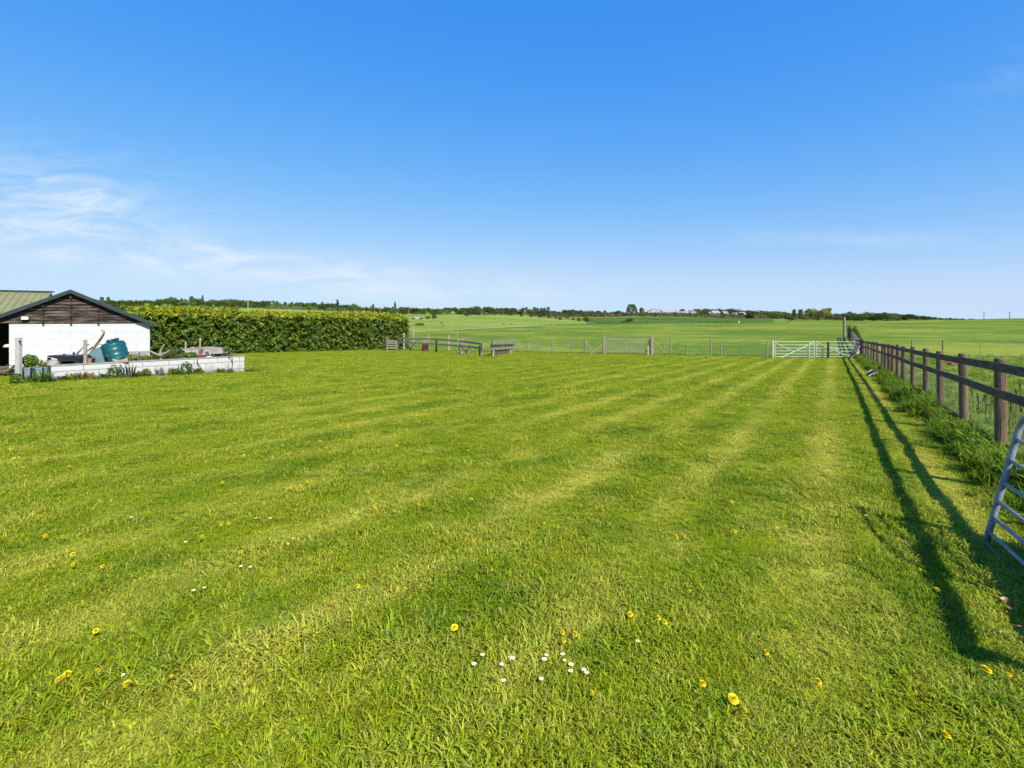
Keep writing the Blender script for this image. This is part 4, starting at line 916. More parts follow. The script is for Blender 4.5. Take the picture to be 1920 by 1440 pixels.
# ------------------------------------------------------------------ the shed
wd = Vector((-.809, -.588, 0)); bk = Vector((-.588, .809, 0)); C0 = Vector((-.7073 * 19.1, 19.1, 0))      # right corner, along the front, towards the back
def ws(px):
    u = (px - 960) / F; return (C0.x - u * C0.y) / (u * wd.y - wd.x)
def wpt(s, z, o=0): p = C0 + wd * s - bk * o; return Vector((p.x, p.y, z))
zt = E - .098; sA = ws(133); zA = at(133, 543.5, (C0 + wd * sA).y).z; zE = E - .125; sL = 2 * sA; slope = (zA - zE) / (sA + .12)
base = wpt(sA, z1(*(C0 + wd * sA).xy)); shed = thing('shed', 'small white block shed with a dark boarded gable, at the left picture edge', 'shed', base)
sD = ws(17); zb = E - 2.05; m = MB(); T = .18; DP = 6.0
def wall_box(s0, s1, za, zb_, o0=0, o1=-T): a = wpt(s0, za, o0); m.prism([wpt(s0, za, o0), wpt(s1, za, o0), wpt(s1, za, o1), wpt(s0, za, o1)], (0, 0, zb_ - za))
wall_box(0, sD, zb, zt); wall_box(0, T, zb, zt, -T - .001, -DP); wall_box(sL + .3 - T, sL + .3, zb, zt, -T - .001, -DP); wall_box(0, sL + .3, zb, zt, -DP - .001, -DP - T)
part('wall', m, M_WHITEWALL, shed)
m = MB(); wall_box(sD - .55, sL + .08, zb + .09, zt, -2.4, -2.45); wall_box(sD - .6, sD - .55, zb + .09, zt, -T - .01, -2.45); wall_box(sL + .08, sL + .11, zb + .09, zt, -.02, -2.45); m.prism([wpt(sD - .6, zt - .02, -.01), wpt(sL + .1, zt - .02, -.01), wpt(sL + .1, zt - .02, -2.4), wpt(sD - .6, zt - .02, -2.4)], (0, 0, .015)); part('shade_lining', m, M_DARKWOOD, shed)  # dark inner sheets added so the doorway looks deep in shade
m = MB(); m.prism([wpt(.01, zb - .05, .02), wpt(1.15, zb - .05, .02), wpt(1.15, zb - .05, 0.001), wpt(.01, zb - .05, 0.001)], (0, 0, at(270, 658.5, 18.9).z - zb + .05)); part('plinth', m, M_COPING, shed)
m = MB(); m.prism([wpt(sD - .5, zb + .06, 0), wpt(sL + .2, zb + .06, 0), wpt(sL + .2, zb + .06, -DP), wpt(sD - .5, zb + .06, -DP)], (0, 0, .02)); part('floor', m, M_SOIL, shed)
def rake(z): return (zA - .10 - z) / slope         # half width of the gable at a height
m = MB(); bh = .108; z = zt
while z < zA - .16:
    h1_, h2_ = rake(z), rake(min(z + bh, zA - .12)); o = .034
    if h1_ > .05:
        h2_ = max(h2_, .02); lo_ = [wpt(sA - h1_, z, o + .012), wpt(sA + h1_, z, o + .012), wpt(sA + h2_, z + bh - .022, o - .016), wpt(sA - h2_, z + bh - .022, o - .016)]
        m.prism(lo_, -(-bk) * .02)
    z += bh
part('cladding', m, M_CLAD, shed)
m = MB(); m.prism([wpt(sA - rake(zt) , zt, 0), wpt(sA + rake(zt), zt, 0), wpt(sA, zA - .12, 0)], bk * .06); part('gable_board', m, M_DARKWOOD, shed)
for p, top in ((81, 570), (133, 552), (184.5, 572)):
    s = ws(p); part('batten', MB().bar(wpt(s, zt - .035, .075), wpt(s, zA - abs(s - sA) * slope - .17, .075), .04, .05), M_CLAD, shed)
for sg in (-1, 1):
    m = MB(); e0, e1 = sA, sA + sg * (sA + .14); ze = zA - (abs(e1 - sA)) * slope
    m.prism([wpt(e0, zA - .125, .20), wpt(e0, zA, .20), wpt(e1, ze, .20), wpt(e1, ze - .125, .20)], bk * .035); part('bargeboard', m, M_FASCIA, shed)
    m = MB(); m.prism([wpt(e0, zA - .05, .165), wpt(e0, zA + .012, .165), wpt(e1, ze + .012, .165), wpt(e1, ze - .05, .165)], bk * (DP + .3)); part('roof', m, M_ROOF, shed)
s = ws(48); zl = at(48, 596.5, (C0 + wd * s).y).z
lm = part('security_light', MB().box(wpt(s, zl, .13), (.17, .07, .095), wd), M_LAMP, shed); part('bracket', MB().box(wpt(s, zl - .03, .075), (.03, .05, .03), wd), M_LAMP, lm)
# the barn behind
Dr = 38.0; O_ = at(96, 548.5, Dr); t = thing('barn', 'barn with a pale yellow green ribbed sheet roof behind the shed', 'barn', onground(20, 38)); fb = -bk; sl_ = .30
def bq(a, f, dz=0): p = O_ + wd * a + fb * f; return Vector((p.x, p.y, O_.z - abs(f) * sl_ + dz))
part('roof', MB().prism([bq(0, .01), bq(0, 8), bq(0, 8, -.05), bq(0, .01, -.05)], wd * 18), M_BARNROOF, t); part('roof', MB().prism([bq(0, -.01), bq(0, -5), bq(0, -5, -.05), bq(0, -.01, -.05)], wd * 18), M_BARNROOF, t)
m = MB(); a_ = .05
while a_ < 17.9: m.bar(bq(a_, .05, .01), bq(a_, 7.97, .01), .06, .07); a_ += .36
part('roof_rib', m, M_BARNROOF, t)
part('ridge_cap', MB().bar(bq(-.15, 0, .05), bq(18, 0, .05), .36, .10), M_FASCIA, t)
zg = E - 2.6; gq = lambda f, z: Vector((*(O_ + wd * .3 + fb * f).xy, z)); part('wall', MB().prism([gq(7.6, zg), gq(-4.7, zg), gq(-4.7, O_.z - 1.48), gq(0, O_.z - .07), gq(7.6, O_.z - 2.35)], wd * 17.4), M_GREYWOOD, t)
# things in the shed doorway
g = wpt(ws(8), 0, -.35); g.z = zb + .085; t = thing('crate', 'slatted wooden crate just inside the dark shed doorway', 'crate', g)
for k in range(4): part('slat', MB().box(g + Vector((0, 0, .07 + k * .11)) - bk * .16, (.30, .02, .085), wd), M_BARK, t)
for sg in (-1, 1): part('corner_batten', MB().box(g + wd * .13 * sg + Vector((0, 0, .22)) - bk * .13, (.035, .035, .44), wd), M_BARK, t); part('side', MB().box(g + wd * .15 * sg + Vector((0, 0, .22)), (.02, .26, .40), wd), M_BARK, t)
for k, (p, lb) in enumerate(((3, 'split log lying on the path beside the crate in the shed doorway'), (9, 'thin stick leaning in front of the crate in the shed doorway'), (-3, 'thick log end lying at the picture edge by the shed'))):
    g = wpt(ws(p), 0, .05 + .15 * (k % 2)); g.z = z1(g.x, g.y) + .06; single('log', MB().tube([g, g + Vector((.18 + .05 * k, .1, .12 + .12 * (k == 1))), g + Vector((.36, .12, .1 + .3 * (k == 1)))], [.07 - .03 * (k == 1), .065 - .03 * (k == 1), .05 - .03 * (k == 1)], 8), M_BARK, lb, 'log', g, smooth=True)
g = wpt(ws(8.5), at(8, 651, 17.2).z, -.5); single('bowl', MB().lathe([(.12, 0), (.115, .03), (.09, .075), (.04, .10)], g, n=16), M_STONE, 'pale upturned bowl dimly seen in the dark shed doorway', 'bowl', g, smooth=True)

# ------------------------------------------------------------------ low wall and planting bed
zc = E - 1.284; t = thing('garden_wall', 'low white painted block wall in front of the shed', 'wall', Vector((LW0.x, LW0.y, z1(LW0.x, LW0.y))))
WT = .2; m = MB(); bz = E - 2.1
m.prism([(LW0.x, LW0.y, bz), (LW1.x, LW1.y, bz), tuple(LW1 - LWN * WT + Vector((0, 0, bz))), tuple(LW0 - LWN * WT + Vector((0, 0, bz)))], (0, 0, zc - .035 - bz)); part('blockwork', m, M_LOWWALL, t)
q0, q1 = LW0 - LWD * .02 + LWN * .012, LW1 + LWD * .015 + LWN * .012
m = MB(); m.prism([tuple(q0 + Vector((0, 0, zc - .034))), tuple(q1 + Vector((0, 0, zc - .034))), tuple(q1 - LWN * (WT + .024) + Vector((0, 0, zc - .034))), tuple(q0 - LWN * (WT + .024) + Vector((0, 0, zc - .034)))], (0, 0, .036)); part('coping', m, M_COPING, t, bevel=.004)
rt = Vector((-.80, .60, 0)); a0 = LW1 - LWN * (WT + .002); m = MB(); m.prism([tuple(a0 + Vector((0, 0, bz))), tuple(a0 - LWD * .2 + Vector((0, 0, bz))), tuple(a0 - LWD * .2 + rt * 2.6 + Vector((0, 0, bz))), tuple(a0 + rt * 2.6 + Vector((0, 0, bz)))], (0, 0, zc - .04 - bz)); part('return_wall', m, M_LOWWALL, t)
part('drain_strip', MB().box(LW0 - LWD * .035 + LWN * .0 + Vector((0, 0, (zc + bz) / 2 + .05)), (.05, .09, zc - bz - .1), LWD), M_FASCIA, t)
zs = zc - .10; V = []
A0, A1 = LW0 - LWN * .19, LW1 - LWN * .19; B0, B1 = wpt(2.9, 0, .02), wpt(-2.2, 0, .02)
for i in range(24):
    for j in range(14):
        p = A0.lerp(A1, i / 23).lerp(B0.lerp(B1, i / 23), j / 13); V.append((p.x, p.y, zs + .03 * math.sin(i * 1.7) * math.sin(j * 1.3) + rng.normal(0, .008)))
struct('soil_bed', V, grid_faces(24, 14), M_SOIL)
m = MB(); m.prism([tuple(LW0 - LWN * (WT + .003) + Vector((0, 0, bz))), tuple(LW0 - LWN * (WT + .003) + LWD * .15 + Vector((0, 0, bz))), tuple(wpt(2.85, bz, .01)), tuple(wpt(3.0, bz, .01))], (0, 0, zc - .05 - bz)); part('side_wall', m, M_LOWWALL, t)

# gate post and iron hoop
D = 14.55; g = onground(35, D); t = thing('gate_post', 'tall pale grey post standing alone before the white shed wall', 'post', g)
part('post', MB().prism([(g.x - .062, D - .05, g.z - .1), (g.x + .062, D - .05, g.z - .1), (g.x + .062, D + .05, g.z - .1), (g.x - .062, D + .05, g.z - .1)], (-.0, 0, at(35, 633, D).z - g.z + .1)), M_PALEPOST, t, bevel=.008)
part('hinge', MB().tube([at(36, 640, D - .07), at(38.5, 641, D - .07)], .022, 8), M_BLACK, t)
D = 15.2; g = onground(22, D); t = thing('iron_railing', 'thin black iron railing bent between the shed door and the grey post', 'railing', g)
part('top_rod', MB().tube([at(12, 684, D + .6), at(24, 686, D), at(40, 689, D - .5)], .011, 6), M_BLACK, t); part('loop', MB().tube(curve([at(24, 686, D), at(25, 692, D), at(33, 693.5, D - .3), at(40, 695, D - .5)]), .011, 6), M_BLACK, t); part('loop', MB().tube(curve([at(25, 692, D), at(25.5, 698, D), at(22, 701, D), at(16, 700, D + .2)]), .010, 6), M_BLACK, t)

# ------------------------------------------------------------------ plants
def plant(mbl, c, h, w, n, blade=.5, kind='blade', rg=rng):
    """leafy clump"""
    c = Vector(c)
    for _ in range(n):
        a = rg.uniform(0, 6.283); ln = rg.uniform(.2, 1) * w; hh = h * rg.uniform(.45, 1.05); wd_ = blade * rg.uniform(.6, 1.3)
        d = Vector((math.cos(a), math.sin(a), 0)); s = Vector((-math.sin(a), math.cos(a), 0)); b = c + d * rg.uniform(0, .35) * w; b.z = c.z; vs = []
        for k in range(5):
            t = k / 4; q = b + d * ln * t ** 1.4 + Vector((0, 0, hh * (t - .35 * t ** 3))); hw = wd_ * (.35 + 1.2 * t) * (1 - t) ** .7 * .8 + .001
            vs += [q - s * hw, q + s * hw]
        mbl.add(vs, [(2 * k, 2 * k + 1, 2 * k + 3, 2 * k + 2) for k in range(4)])
    return mbl
def leafy(mbl, c, h, w, n, size, rg=rng):
    d = rg.normal(size=(n, 3)); d /= np.linalg.norm(d, axis=1)[:, None]; q = rg.uniform(.3, 1, n)[:, None] ** .5; P = np.array([c[0], c[1], c[2] + h * .52]) + d * q * np.array([w * .5, w * .5, h * .5]); return leaf_cloud(mbl, P, size, .55, d, 1.0, rg)
def tub(px0, px1, D, label, mat, kind):
    cx = (px0 + px1) / 2; g = onground(cx, D); r = (px1 - px0) / 2 / F * D; zt_ = at(cx, 688.5, D).z; h = zt_ - g.z
    t = thing('planter', label, 'planter', g); part('tub', MB().lathe([(r * .78, -.02), (r * .86, h * .45), (r, h * .96), (r * 1.03, h), (r * .94, h), (r * .90, h * .9)], g, n=24), M_TUB, t, smooth=True)
    m = MB()
    for k in range(6):
        a = k * math.pi / 3 + .4; d = Vector((math.cos(a), math.sin(a), 0)); m.bar(g + d * r * .80, g + d * r * 1.015 + Vector((0, 0, h * .97)), .02, .05)
    part('strap', m, M_BLACK, t); m = MB(); c = g + Vector((0, 0, h * .9))
    if kind: leafy(m, c, at(cx, 665, D).z - c.z, r * 2.1, 420, .085)
    else: plant(m, c, at(cx, 665, D).z - c.z, r * 1.25, 46, .024)
    part('foliage', m, mat, t)
tub(44, 68, 14.9, 'blue grey strapped tub holding a rounded leafy shrub, beside the grey post', L_WEED, 1); tub(66, 90, 14.75, 'blue grey strapped tub holding a spiky yellow green plant, by the low wall end', L_WEEDY, 0)
PL = [(27, 722, 16, 16, L_WEED, 'dark green weed clump at the foot of the grey post', 1), (52, 721, 20, 22, L_WEED, 'tall green weeds growing in front of the leafy shrub tub', 0), (70, 720, 26, 22, L_WEED, 'tall green weeds growing in front of the spiky plant tub', 0), (86, 718, 24, 16, L_WEED, 'narrow green weeds at the low wall left end', 0),
 (104, 715, 12, 14, L_WEEDG, 'pale weed clump against the left end of the low wall', 0), (119, 715, 13, 13, L_WEED, 'small green weed near the left end of the low wall', 0), (134, 714, 17, 18, L_WEEDY, 'yellowing weed clump at the foot of the low wall', 0), (152, 712, 19, 20, L_WEEDR, 'rusty brown grassy clump at the foot of the low wall', 0), (168, 711, 9, 12, L_WEEDR, 'low reddish weed right of the rusty clump', 1),
 (192, 709, 13, 14, L_WEED, 'small green weed below the pale barrow, against the wall', 0), (211, 708, 19, 18, L_WEED, 'bright green bushy weed below the teal tank', 1), (236, 707, 13, 20, L_WEEDG, 'grey green plant round the leaning sticks by the low wall', 0), (257, 706, 15, 12, L_WEED, 'green weed right of the leaning sticks', 0), (271, 705, 12, 14, L_WEEDY, 'small yellow green weed at the middle of the low wall', 1),
 (297, 705, 21, 16, L_WEEDG, 'silvery broad bladed plant against the middle of the wall', 0), (317, 704, 18, 8, L_WEEDR, 'thin upright brown plant against the low wall', 0), (329, 703, 10, 16, L_WEED, 'low spreading weed right of the brown upright plant', 1), (347, 702, 19, 18, L_WEED, 'broad leaved green plant right of the wall middle', 1), (365, 701, 15, 12, L_WEED, 'green weed with one long leaf beside the broad leaved plant', 0), (371, 701, 8, 12, L_WEEDY, 'small yellow weed at the foot of the low wall crack', 1),
 (411, 699, 13, 18, L_WEED, 'green weed clump near the right end of the low wall', 0), (428, 699, 10, 14, L_WEEDY, 'yellow green weed clump near the right end of the low wall', 0), (462, 697, 9, 14, L_WEED, 'dark green tuft at the right corner of the low wall', 0)]
for px, py, hp_, wp_, mt, lb, kd in PL:
    u_ = (px - 960) / F; s_ = (LW0.x - u_ * LW0.y) / (u_ * LWD.y - LWD.x); g = LW0 + LWD * s_ + LWN * (.16 + .25 * (px < 90)); g.z = z1(g.x, g.y); D = g.y; m = MB(); h = hp_ / F * D * 1.35; w = wp_ / F * D * 1.25
    if kd: leafy(m, g, h, w, 170, .07)
    else: plant(m, g, h, w * .6, 46, .022)
    single('weed', m, mt, lb, 'plant', g)
BED = [(248, 680, 15, 22, L_WEEDY, 'yellow green ground plant behind the wall, right of the teal tank', 1), (271, 679, 12, 22, L_WEEDY, 'low yellow green plant behind the wall below the shed corner', 1), (300, 678, 16, 26, L_WEED, 'leafy green plant behind the pale forked branch', 1), (329, 676, 27, 34, L_WEED, 'tall leafy green bush in the bed left of the grey trough', 1), (318, 677, 22, 18, L_WEEDY, 'yellow green shrub in the bed right of the forked branch', 1), (405, 670, 14, 20, L_WEED, 'low green plant under the right end of the grey trough', 1), (358, 672, 12, 26, L_WEED, 'low green plant under the middle of the grey trough', 1), (424, 662, 14, 16, L_WEED, 'green plant behind the wall right of the grey trough', 1)]
def bedD(px, f):      # between the low wall (0) and the shed line (1)
    u = (px - 960) / F
    def hit(p, d): s = (p.x - u * p.y) / (u * d.y - d.x); return (p + d * s).y
    a = hit(LW0 - LWN * .2, LWD); b = hit(C0, wd) if px < 280 else a + 2.2
    return a + (b - a) * f
for px, py, hp_, wp_, mt, lb, kd in BED:
    D = bedD(px, .35); g = at(px, py, D); g.z = zs; m = MB(); leafy(m, g, max(.1, (E - (py - hp_ - 600) / F * D) - zs), wp_ / F * D, 260, .07); single('bed_plant', m, mt, lb, 'plant', g)

# ------------------------------------------------------------------ clutter in the bed
# black moulded table
D = bedD(118, .42); g = at(118, 683, D); g.z = zs; t = thing('garden_table', 'low black moulded plastic table with two knobs behind the low wall', 'table', g)
def bp(px, py, o=0): return at(px, py, D + o)
m = MB(); m.prism([bp(86, 668.5), bp(90, 666.2), bp(141, 666.8), bp(147, 671), bp(147, 673.5), bp(107, 673.5), bp(98, 671)], (0, .55, 0)); part('top', m, M_BLACK, t, bevel=.02)
m = MB(); m.prism([bp(107, 673, .01), bp(147, 673, .01), bp(147.5, 683, .01), bp(141, 683.5, .01), bp(138, 677.5, .01), bp(118, 677.5, .01), bp(113, 683.5, .01), bp(106, 683.5, .01)], (0, .5, 0)); part('apron', m, M_BLACK, t, bevel=.008)
m = MB(); m.prism([bp(88, 670, .05), bp(93, 671, .05), bp(93, 684, .05), bp(90, 684, .05)], (0, .06, 0)); part('leg', m, M_BLACK, t)
for p, y in ((120.5, 663.8), (138.5, 661)):
    c = bp(p, 667, .25); part('knob', MB().lathe([(.018, 0), (.018, (667 - y) / F * D * .55), (.036, (667 - y) / F * D * .6), (.036, (667 - y) / F * D), (.02, (667 - y) / F * D + .01)], c, n=12), M_BLACK, t, smooth=True)
D = bedD(99, .3); g = at(99, 682, D); g.z = zs; m = MB(); m.lathe([(.16, 0), (.17, .05), (.14, .13), (.06, .18), (.01, .19)], g, n=14); single('sack', m, M_DRIFT, 'pale tan sack slumped under the left end of the black table', 'sack', g, smooth=True)
D = bedD(160, .12); g = at(160, 683, D); g.z = zs; single('stake', MB().box(g + Vector((0, 0, (at(160, 637, D).z - zs) / 2)), (.078, .06, at(160, 637, D).z - zs)), M_PALEWOOD, 'square pale stake standing before the pale teal barrow', 'stake', g, bevel=.006)
D = bedD(167, .16); g = at(167, 682, D); g.z = zs; single('brick', MB().box(g + Vector((0, 0, .10)), (.10, .09, .22)), M_TERRA, 'orange brick standing on end beside the pale stake', 'brick', g, bevel=.006)
D = bedD(172, .2); g = at(172.5, 682, D); g.z = zs; single('flowerpot', MB().lathe([(.055, 0), (.075, .16), (.085, .17), (.085, .2), (.07, .2), (.06, .1)], g, n=16), M_FASCIA, 'dark green plant pot beside the orange brick', 'flowerpot', g, smooth=True)
# pale barrow on end
D = bedD(178, .5); g = at(178, 682, D); g.z = zs; t = thing('wheelbarrow', 'pale teal wheelbarrow tipped on end against the white shed', 'wheelbarrow', g)
def bp(px, py, o=0): return at(px, py, D + o)
ol = curve([bp(150, 683), bp(158, 671), bp(170, 660), bp(182, 652), (bp(190, 650)), bp(194, 653)], 5); ir = curve([bp(194, 653, .02), bp(200, 663, .1), bp(205, 683, .16)], 5)
m = MB(); poly = ol + [bp(193, 683)]; m.prism([p for p in poly], (0, .10, 0)); part('tray', m, M_PALETEAL, t, bevel=.02)
m = MB(); n = len(ir); lft = [bp(193.6, 653 + 30 * k / (n - 1), .0) for k in range(n)]; V = [tuple(v) for v in lft] + [tuple(v) for v in ir]
m.add(V, [(k, k + 1, n + k + 1, n + k) for k in range(n - 1)]); m.add([(v[0], v[1] + .06, v[2]) for v in V], [(n + k, n + k + 1, k + 1, k) for k in range(n - 1)]); part('side', m, M_PALETEAL, t)
for a, b in (((141, 668, .1), (157, 650, .15)), ((146, 673, -.05), (168, 655, .05))):
    h = part('handle', MB().tube([bp(*a), bp((a[0] + b[0]) / 2, (a[1] + b[1]) / 2 - .8, .1), bp(*b)], .028, 8), M_PALETEAL, t, smooth=True)
    part('grip', MB().tube([bp(b[0], b[1], b[2]), bp(b[0] + 9 - (b[0] > 160) * 3, b[1] - 4.2, b[2])], .022, 8), M_BLACK, h, smooth=True)
m = MB(); m.tube(curve([bp(148, 683, -.12), bp(152, 675, -.12), bp(162, 672, -.12)]), .03, 8); part('leg', m, M_PALETEAL, t)
# bent brown tubes
D = bedD(185, .72); g = at(176, 683, D); g.z = zs; t = thing('bent_pipe', 'pair of bent brown pipes hooked at the top, leaning behind the barrow', 'pipe', g)
part('tube', MB().tube(curve([bp(150, 683, .2), bp(166, 665, .2), bp(180, 645, .2), bp(189, 633, .2), bp(193.5, 625, .2), bp(193, 620, .2), bp(189, 618.5, .2)], 6), .022, 8), M_BROWNTUBE, t, smooth=True)
part('tube', MB().tube(curve([bp(155, 683, .25), bp(168, 667, .25), bp(182, 647, .25), bp(191, 634, .25), bp(195.5, 625.5, .25), bp(195, 620, .25)], 6), .018, 8), M_GREYWOOD, t, smooth=True)
part('tube', MB().tube(curve([bp(180, 644, .22), bp(188, 645, .22), bp(196, 651, .22), bp(200, 661, .22)], 6), .018, 8), M_BROWNTUBE, t, smooth=True)
# teal tank
D = bedD(219, .45); c = at(221.5, 681.5, D); c.z = max(c.z, zs + .02); axis = (at(211.5, 648, D) - at(222, 681, D)).normalized(); hT = 36 / F * D; r = 19.2 / F * D
t = thing('water_tank', 'dark teal ribbed plastic water tank tilted behind the low wall', 'tank', Vector((c.x, c.y, zs)))
pr = [(r * .93, 0), (r, .03)]
for k in range(3):
    a = .03 + (hT - .12) * (k + .15) / 3; b = (hT - .12) / 3
    pr += [(r * .99, a), (r * .985, a + b * .4), (r * 1.012, a + b * .62), (r * 1.012, a + b * .84), (r * .99, a + b * .98)]
pr += [(r * .99, hT - .07), (r * .93, hT - .025), (r * .80, hT), (r * .3, hT + .03), (.02, hT + .035)]
part('drum', MB().lathe(pr, c, axis, 36), M_TEAL, t, smooth=True)
side = Vector((1, 0, 0)) - axis * axis.x; side.normalize()
for k, (o, rr_, hh) in enumerate(((.02, .115, .085), (.235, .06, .075))): part('cap', MB().lathe([(rr_, 0), (rr_ * 1.03, hh * .2), (rr_ * 1.03, hh * .8), (rr_ * .9, hh), (.01, hh * 1.02)], c + axis * (hT + .012) + side * o - Vector((0, .08, 0)), axis, 18), M_TEALD, t, smooth=True)
D = bedD(203, .30); t = thing('hose', 'black hose hanging down the left side of the teal tank', 'hose', at(203, 683, D)); part('tube', MB().tube(curve([at(196.5, 656, D), at(199, 664, D), at(203, 672, D), at(204, 683, D)]), .024, 8), M_BLACK, t, smooth=True)
# logs and branches
def limb(name, label, paths, mat=M_DRIFT, cat='branch'):
    g = Vector(paths[0][0][0]); t = thing(name, label, cat, g)
    for pts_, r0, r1 in paths:
        c_ = curve(pts_, 5); part('limb', MB().tube(c_, [r0 + (r1 - r0) * k / (len(c_) - 1) for k in range(len(c_))], 8), mat, t, smooth=True)
D = bedD(228, .0) - .1; limb('log', 'pale gnarled log lying on the coping below the teal tank', [([at(240, 676, D + .05), at(232, 677.3, D), at(222, 677.8, D), at(214, 676, D), at(212, 673.5, D)], .085, .03), ([at(218, 677, D - .03), at(216, 679, D - .08)], .03, .02)], cat='log')
D = bedD(302, .3); limb('branch', 'pale forked branch standing up behind the low wall', [([at(305, 680, D), at(301, 671, D), at(300.5, 662, D), at(302, 655, D), at(308, 646, D)], .055, .02), ([at(301, 667, D), at(293, 664, D), at(285, 660, D), at(280, 657, D)], .045, .02), ([at(303, 665, D), at(310, 662, D), at(319, 656.5, D)], .045, .018)])
limb('stick_bundle', 'bundle of grey sticks leaning on the front of the low wall', [([gp(237 + k * 3.2, 705) + Vector((0, 0, .0)), at(234 + k * 3.4 + o, 690, bedD(234, 0) - .42), at(229 + k * 5.2 + o, 679 + abs(o), bedD(234, 0) - .27)], .028, .012) for k, o in enumerate((-4, 0, 2, 4, 6))], M_GREYWOOD, 'sticks')
g = gp(219, 700); limb('stick', 'short dark stick sloping against the wall left of the stick bundle', [([gp(218, 703) + Vector((0, 0, .06)), at(227, 692, bedD(224, 0) - .3)], .014, .01)], M_BARK, 'stick')
limb('stick', 'thin dark stick leaning against the right half of the low wall', [([at(331, 700, bedD(331, 0) - .36), at(335.5, 684, bedD(335, 0) - .24)], .014, .012)], M_BARK, 'stick')
limb('hose', 'pale curved hose lying on the grass below the middle of the wall', [([gp(289, 703) + Vector((0, 0, .02)), gp(293, 707) + Vector((0, 0, .02)), gp(301, 709) + Vector((0, 0, .02)), gp(312, 706.5) + Vector((0, 0, .02)), gp(318, 704) + Vector((0, 0, .02))], .018, .018)], M_PALEWOOD, 'hose')
limb('bramble', 'dark dry bramble stem arching over the low wall near its right end', [([at(428, 667, bedD(428, 0) - .24), at(435, 672, bedD(432, 0) - .27), at(436, 683, bedD(436, 0) - .28), at(433.5, 694, bedD(434, 0) - .32)], .018, .012), ([at(434, 693, bedD(434, 0) - .32), at(428, 689, bedD(428, 0) - .27), at(425, 686, bedD(425, 0) - .25)], .012, .006)], M_BARK, 'stem')
limb('bramble', 'dark dry stem slanting down the low wall below the grey trough', [([at(370, 672, bedD(370, 0) - .24), at(371, 681, bedD(371, 0) - .25), at(377, 690, bedD(377, 0) - .28), at(382, 697, bedD(382, 0) - .33)], .016, .008)], M_BARK, 'stem')
limb('stick', 'short dark upright twig in the bed beside the shed corner', [([at(262, 681, bedD(262, .3)), at(260, 668, bedD(262, .3)), at(262, 660, bedD(262, .3))], .03, .02)], M_BARK, 'stick')
# trough
D = bedD(380, .45); g = at(380, 672, D); g.z = zs; t = thing('trough', 'long grey sheet trough on rusty legs standing in the bed', 'trough', g)
def bp(px, py, o=0): return at(px, py, D + o)
top_ = [bp(339, 653.5), bp(352, 654.5), bp(376, 652.4), bp(398, 653.8), bp(419, 656.5)]; bot_ = [bp(343, 656.5, -.1), bp(353, 662, -.1), bp(375, 665.5, -.1), bp(398, 663.5, -.1), bp(417, 663, -.1)]; bak = [p + Vector((0, .55, .0)) for p in top_]
m = MB(); n = 5; m.add(top_ + bot_ + bak + [p + Vector((0, .3, 0)) for p in bot_], [(k, k + 1, n + k + 1, n + k) for k in range(4)] + [(2 * n + k + 1, 2 * n + k, 3 * n + k, 3 * n + k + 1) for k in range(4)] + [(n + k, n + k + 1, 3 * n + k + 1, 3 * n + k) for k in range(4)]); part('sheet', m, M_COPING, t)
part('rim', MB().tube(top_, .022, 8), M_DRIFT, t); part('rim', MB().tube(bak, .022, 8), M_DRIFT, t)
part('leg', MB().prism([bp(372, 655, -.14), bp(380, 655, -.14), bp(377, 663, -.14), bp(378, 673, -.14), bp(374.5, 673, -.14), bp(374, 662, -.14)], (0, .05, 0)), M_RUST, t, label='rusty red leg'); part('leg', MB().tube([bp(419, 657), bp(418, 664), bp(414, 671)], .035, 8), M_RUST, t); part('leg', MB().tube([bp(345, 657), bp(344, 674)], .03, 8), M_RUST, t)
D = bedD(388, .2); g = at(388, 672, D); g.z = zs; single('watering_can', MB().lathe([(.075, 0), (.09, .05), (.085, .14), (.05, .20), (.045, .26)], g + Vector((0, 0, .0)), n=16), M_FASCIA, 'dark green can standing before the grey trough', 'can', g, smooth=True)
g = at(392, 669, D - .1); g.z = zs; single('stone', MB().lathe([(.09, 0), (.12, .04), (.10, .09), (.03, .12)], g, n=10), M_STONE, 'pale rounded stone beside the dark green can', 'stone', g, smooth=True)
g = at(381, 671, D - .15); g.z = zs; single('flowerpot', MB().lathe([(.05, 0), (.07, .14), (.085, .15), (.085, .19), (.07, .19), (.05, .08)], g, n=14), M_TERRA, 'terracotta pot by the rusty leg of the grey trough', 'flowerpot', g, smooth=True)
D = bedD(430, .25); single('plank', MB().bar(at(419, 664.5, D), at(441, 667.5, D - .2), .22, .03), M_DARKWOOD, 'dark weathered plank lying behind the right end of the low wall', 'plank', at(430, 667, D))
g = LW1 + LWN * .3 + Vector((0, 0, z1(LW1.x, LW1.y)))

# ------------------------------------------------------------------ things along the long fence and in the paddock
g = gp(1640, 704); D = g.y; t = thing('wheelbarrow', 'overturned dark wheelbarrow with pale rims lying at the fence foot', 'wheelbarrow', g)
def bp(px, py, o=0): return at(px, py, D + o)
n = 7; c1 = curve([bp(1623.5, 705, -.35), bp(1629, 697.5, -.35), bp(1636, 694, -.3), bp(1645, 693.5, -.2)], 3); c2 = curve([bp(1625, 707.5, -.75), bp(1633, 702.5, -.75), bp(1641, 699, -.7), bp(1648, 698, -.6)], 3); k_ = len(c1)
m = MB(); midc = [(a + b) / 2 + Vector((0, 0, .07)) for a, b in zip(c1, c2)]; m.add(c1 + midc + c2, [(i, i + 1, k_ + i + 1, k_ + i) for i in range(k_ - 1)] + [(k_ + i, k_ + i + 1, 2 * k_ + i + 1, 2 * k_ + i) for i in range(k_ - 1)]); part('tray', m, M_DULL, t, smooth=True)
part('rim', MB().tube(c1, .022, 8), M_STONE, t, smooth=True); part('rim', MB().tube(c2, .022, 8), M_STONE, t, smooth=True)
